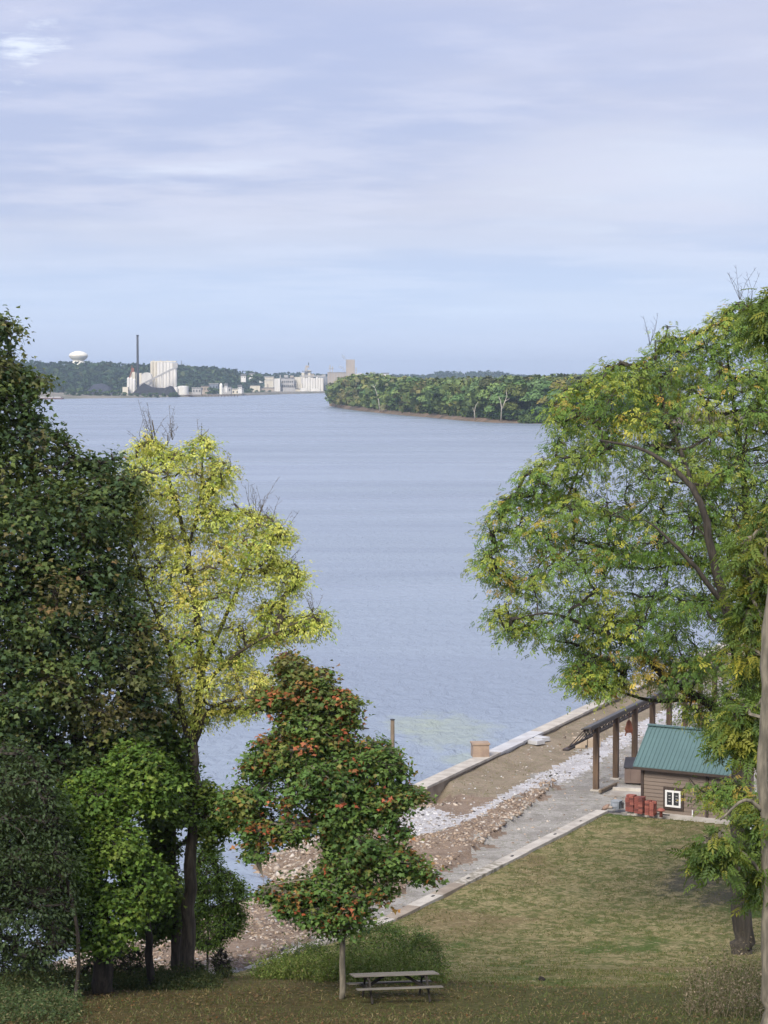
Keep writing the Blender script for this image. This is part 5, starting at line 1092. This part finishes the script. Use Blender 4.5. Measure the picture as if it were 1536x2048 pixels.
for x_ in (.06, shed_len - .06):
    gm.add([(x_, .06, WH), (x_, SD - .06, WH), (x_, SD / 2, zr - .12), (x_ + .01, .06, WH), (x_ + .01, SD - .06, WH), (x_ + .01, SD / 2, zr - .12)], [(0, 1, 2), (5, 4, 3)])
gm.build('gable', M_SID, shed)
nb = 13; bh = WH / nb
bm_ = MB().add([(0, -.0, 0), (shed_len, 0, 0), (shed_len, .035, bh), (0, .035, bh), (0, .06, 0), (shed_len, .06, 0), (shed_len, .06, bh), (0, .06, bh)], [(0, 1, 2, 3), (5, 4, 7, 6), (3, 2, 6, 7), (4, 5, 1, 0), (4, 0, 3, 7), (1, 5, 6, 2)]).mesh('siding_board', M_SID)
bs_ = MB().add([(0, -.0, 0), (SD, 0, 0), (SD, .035, bh), (0, .035, bh), (0, .06, 0), (SD, .06, 0), (SD, .06, bh), (0, .06, bh)], [(0, 1, 2, 3), (5, 4, 7, 6), (3, 2, 6, 7), (4, 5, 1, 0), (4, 0, 3, 7), (1, 5, 6, 2)]).mesh('siding_board', M_SID)
for i in range(nb):
    link('siding_board', bm_, shed, (0, 0, i * bh))
    o = link('siding_board', bs_, shed, (0, SD, i * bh)); o.rotation_euler = (0, 0, -math.pi / 2)
    o = link('siding_board', bs_, shed, (shed_len, 0, i * bh)); o.rotation_euler = (0, 0, math.pi / 2)
for x_ in (.05, 3.72, shed_len - .05): MB().box((x_, -.03, WH / 2), (.14, .07, WH)).build('corner_trim' if x_ != 3.72 else 'batten', M_TRIM, shed)
# window
wx, wz, ww, wh = 1.84, .72, .88, .88
win = MB().box((0, 0, wh / 2), (ww + .26, .08, wh + .26)).build('window', M_TRIM, shed, loc=(wx, -.035, wz - .35))
fr = MB()
for (cx_, cz_, w_, h_) in ((-ww / 2 + .05, wh / 2, .10, wh), (ww / 2 - .05, wh / 2, .10, wh), (0, .05, ww - .2, .10), (0, wh - .05, ww - .2, .10), (0, wh / 2, .08, wh - .2)): fr.box((cx_, -.06, cz_), (w_, .07, h_))
fr.build('sash', M_WHT, win)
for s_ in (-1, 1):
    MB().box((s_ * (ww / 4 - .01), -.047, wh / 2), (ww / 2 - .12, .02, wh - .2)).build('pane', M_GLASSD, win)
    for j in range(3): MB().box((s_ * .2, -.0615, .30 + j * .15), (.12, .006, .035)).build('muntin_reflection', M_GREYC, win)  # short pale bars painting a reflection onto each pane
# roof with standing seams
ov = .32; ovx = .36
def rp(x, v, up=0.0):      # v: 0 at front eave .. 1 at ridge, 2 back eave
    hs = SD / 2 + ov; y = -ov + v * hs; z = WH - .30 + (zr - WH + .30) * (v if v <= 1 else 2 - v); return (x, y, z + up)
rf = MB()
for (v0, v1) in ((0, 1), (1, 2)):
    rf.add([rp(-ovx, v0), rp(shed_len + ovx, v0), rp(shed_len + ovx, v1), rp(-ovx, v1), rp(-ovx, v0, .07), rp(shed_len + ovx, v0, .07), rp(shed_len + ovx, v1, .07), rp(-ovx, v1, .07)], [(3, 2, 1, 0), (4, 5, 6, 7), (0, 1, 5, 4), (2, 3, 7, 6), (3, 0, 4, 7), (1, 2, 6, 5)])
roof = rf.build('roof', M_TEAL, shed)
k_ = -ovx + .02
seam_mesh = MB().bar(rp(0, 0.0, .09), rp(0, 1, .09), .045, .05).mesh('seam', M_TEAL); seam_b = MB().bar(rp(0, 2.0, .09), rp(0, 1, .09), .045, .05).mesh('seam', M_TEAL)
while k_ < shed_len + ovx:
    link('seam', seam_mesh, roof, (k_, 0, 0)); link('seam', seam_b, roof, (k_, 0, 0)); k_ += .23
MB().bar(rp(-ovx - .02, 1, .11), rp(shed_len + ovx + .02, 1, .11), .28, .07).build('ridge_cap', M_TEAL, roof)
MB().bar(rp(-ovx, 0, -.03), rp(shed_len + ovx, 0, -.03), .05, .14).build('fascia', M_TRIM, shed)
MB().box((shed_len / 2 - .1, -.22, -.10), (shed_len + .9, .75, .2)).build('footing', M_CONC, shed)
MB().lathe((2.95, -.12, 0), [(.035, 0), (.035, .32), (.05, .34)], 8).build('vent_pipe', M_WHT, shed)
MB().box((1.45, -.50, .02), (.75, .12, .04)).build('grate', M_DARK, shed)
def shl(x, y, z): ca, sa = math.cos(ang), math.sin(ang); return (S0[0] + x * ca - y * sa, S0[1] + x * sa + y * ca, zf + z)
# concrete pads around the shelter
for i, (pts_, lab) in enumerate([([(1228, 1574), (1284, 1572), (1284, 1590), (1215, 1592)], 'pad')]):
    pp = [PZ(x_, y_, 2.06) for x_, y_ in pts_]; m = MB(); m.add([tuple(q_) for q_ in pp] + [tuple(q_ - np.array([0, 0, .3])) for q_ in pp], [(3, 2, 1, 0), (0, 1, 5, 4), (1, 2, 6, 5), (2, 3, 7, 6), (3, 0, 4, 7)]); tag(m.build('concrete_pad', mat('pad_concrete', (.36, .34, .31), (.27, .24, .21), .8, .9, .3, world=True)), kind='structure')
for i, (x0_, y0_, x1_, y1_, lab) in enumerate([(1226, 1577, 1284, 1580, 'pale timber beam lying on the pad behind the shed corner'), (1200, 1583, 1232, 1568, 'grey timber beam lying beside the second timber post')]):
    a = PZ(x0_, y0_, 2.14); b = PZ(x1_, y1_, 2.14); tag(MB().bar(a, b, .16, .16).build('timber_beam', [M_CONC, q][i]), lab, 'beam')
# brown dumpster
p = PZ(1249, 1567, 2.05); t = empty('dumpster', tuple(p), 'brown metal dumpster with dark lid tucked behind the shed', 'dumpster', rz=ang * .3)
M_DUMP = mat('dumpster_brown', (.175, .13, .11), (.14, .10, .085), 1, .6)
MB().box((1.1, .8, .46), (2.2, 1.6, .86), taper=1.0).build('body', M_DUMP, t)
for x_ in (.3, .85, 1.4, 1.95): MB().box((x_, -.02, .46), (.07, .05, .84)).build('rib', M_DUMP, t)
MB().add([(-.05, -.06, .89), (2.25, -.06, .89), (2.25, 1.65, 1.15), (-.05, 1.65, 1.15), (-.05, -.06, .96), (2.25, -.06, .96), (2.25, 1.65, 1.25), (-.05, 1.65, 1.25)], [(3, 2, 1, 0), (4, 5, 6, 7), (0, 1, 5, 4), (1, 2, 6, 5), (2, 3, 7, 6), (3, 0, 4, 7)]).build('lid', mat('lid_dark', (.05, .05, .058), None, 2, .5), t)
# brick stacks
M_BRK = [mat('red_brick_' + n_, c_, None, 8, .9, .2) for n_, c_ in (('light', (.36, .125, .095)), ('mid', (.27, .085, .068)), ('dark', (.17, .058, .05)))]
brick_me = [MB().box((0, 0, 0), (.225, .105, .118)).mesh('brick', m_) for m_ in M_BRK]
stacks = [(1262, 1622, 7, 2, 'leftmost stack of red bricks by the lawn corner, near the grey bin'), (1280, 1626, 7, 2, 'middle stack of red bricks standing before the shed corner post'), (1297, 1629, 6, 1, 'narrow stack of red bricks just right of the middle stack'), (1306, 1631, 6, 1, 'narrow stack of red bricks nearest the shed window')]
for (px, py, rows, cols_, lab) in stacks:
    p = PZ(px, py, 2.32); t = empty('brick_stack', tuple(p), lab, 'brick stack', 'red brick stacks before the shed', rz=ang)
    nx_ = 2 if cols_ == 2 else 1
    for r_ in range(rows):
        for i in range(nx_):
            for j in range(4):
                if r_ == rows - 1 and rng.random() < .3: continue
                o = link('brick', brick_me[int(rng.integers(3))], t, ((i - (nx_ - 1) / 2) * .235 + rng.normal() * .006, (j - 1.5) * .112, .06 + r_ * .124)); o.rotation_euler = (0, 0, rng.normal() * .03)
p = PZ(1322, 1634, 2.32); t = empty('red_post', tuple(p), 'small red capped post standing right of the brick stacks', 'post'); MB().lathe((0, 0, 0), [(.09, 0), (.08, .30), (.10, .32)], 12).build('shaft', M_BRK[1], t, True); MB().lathe((0, 0, .32), [(.21, 0), (.22, .06), (.12, .13), (.03, .16)], 12).build('cap', M_BRK[0], t, True)
p = PZ(1233, 1617, 2.22); t = empty('grey_bin', tuple(p), 'blue grey plastic bin left of the brick stacks', 'bin', rz=ang); MB().box((0, 0, .2), (.44, .40, .4), taper=1.08).build('body', mat('bin_grey', (.23, .26, .30), None, 3, .6), t); MB().box((0, 0, .415), (.52, .46, .04)).build('lid', mat('bin_lid', (.30, .33, .36), None, 3, .6), t); MB().box((0, -.215, .2), (.28, .02, .2)).build('panel', mat('bin_panel', (.30, .33, .38), None, 3, .6), t)
p = PZ(1243, 1616, 2.22); o = MB().box((0, 0, .12), (.22, .3, .24)).box((0, 0, .26), (.26, .34, .04)).build('dark_crate', M_DARK); o.location = tuple(p); tag(o, 'small dark crate between the grey bin and the bricks', 'crate')
p = PZ(1211, 1617, 2.22); t = rocks('stone', np.array([(p[0], p[1], p[2] + .08)]), .3, .31, [(.40, .28, .22)], [1], None, 5); t['kind'] = 'thing'; tag(t, 'reddish boulder at the corner of the kerb', 'stone')
p = PZ(1219, 1618, 2.22); t = rocks('stone', np.array([(p[0], p[1], p[2] + .06)]), .22, .23, [(.45, .38, .32)], [1], None, 6); t['kind'] = 'thing'; tag(t, 'small pale stone beside the grey bin', 'stone')
# pale utility box right of shed
p = PZ(1493, 1700, 2.22); t = empty('utility_trailer', tuple(p), 'pale grey metal trailer box seen between the two right trunks', 'trailer', rz=-.3)
MB().box((1.4, .9, .62), (2.8, 1.8, .75)).build('body', mat('trailer_white', (.55, .57, .62), (.48, .50, .55), 1, .5), t); MB().box((1.4, .9, 1.02), (2.9, 1.9, .06)).build('lid', M_WHT, t)
for x_ in (.9, 1.9): MB().lathe((0, 0, -.09), [(.24, 0), (.24, .16)], 14).build('wheel', M_DARK, t); COL.objects[-1].rotation_euler = (R(90), 0, 0); COL.objects[-1].location = (x_, .02, .24)
for x_ in (.05, 1.4, 2.75): MB().box((x_, -.02, .62), (.06, .05, .74)).build('rib', M_WHT, t)

# ------------------------------------------------------------------ picnic table
pc = hit(800, 1994); tb = empty('picnic_table', (0, 0, 0), 'weathered grey wooden picnic table with attached benches on the slope', 'picnic table')
M_WOOD = mat('grey_wood', (.20, .185, .16), (.12, .11, .095), 3, .9, .3, stretch=(.5, 6, 6)); M_WOODD = mat('dark_wood', (.035, .030, .025), (.022, .019, .016), 3, .9, .3)
cA = hit(789, 2001); D_t = cA[1]
yaw = R(12); sl = -(gz(cA[0], D_t + .8) - gz(cA[0], D_t - .8)) / 1.6
tb.location = (cA[0], D_t, gz(cA[0], D_t) + .0); tb.rotation_euler = (-math.atan(sl) - R(2.2), R(1.2), yaw); tb.scale = (.95, .95, .93)
TL = 2.42
for i in range(5): MB().box((0, -.30 + i * .15, .745), (TL, .138, .034)).build('top_plank', M_WOOD, tb)
for s_ in (-1, 1):
    for j in range(2): MB().box((0, s_ * (.62 + j * .15), .43), (TL, .135, .032)).build('bench_plank', M_WOOD, tb)
    x_ = s_ * .82
    MB().box((x_, 0, .395), (.045, 1.56, .09)).build('cross_beam', M_WOODD, tb); MB().box((x_, 0, .68), (.045, .70, .09)).build('top_cleat', M_WOODD, tb)
    for w_ in (-1, 1): MB().bar((x_ + .045, w_ * .24, .72), (x_ + .045, w_ * .66, 0.0), .045, .075).build('leg', M_WOODD, tb)
    MB().bar((x_, 0, .38), (s_ * .30, 0, .70), .05, .08).build('brace', M_WOODD, tb)
# mown debris dark lump on the lawn
p = hit(1085, 1962); o = rocks('stone', np.array([(p[0], p[1], p[2] + .05)]), .16, .17, [(.04, .035, .03)], [1], None, 8); o['kind'] = 'thing'; tag(o, 'small dark lump lying on the lawn right of the picnic table', 'stone')

# ------------------------------------------------------------------ haze
HAZE = 7.5e-5
if HAZE:
    q = NT('haze_air'); q.t.nodes.remove(q.b); pv = q.n('ShaderNodeVolumePrincipled'); pv.inputs['Color'].default_value = (.62, .78, 1.0, 1); pv.inputs['Density'].default_value = HAZE
    pv.inputs['Anisotropy'].default_value = 0.0; q.l(pv.outputs[0], q.o.inputs['Volume'])
    o = MB().box((250, 6400, 60), (19000, 13200, 140)).build('haze', q.m); tag(o, 'thin blue haze filling the air over the river', None, None, 'stuff')
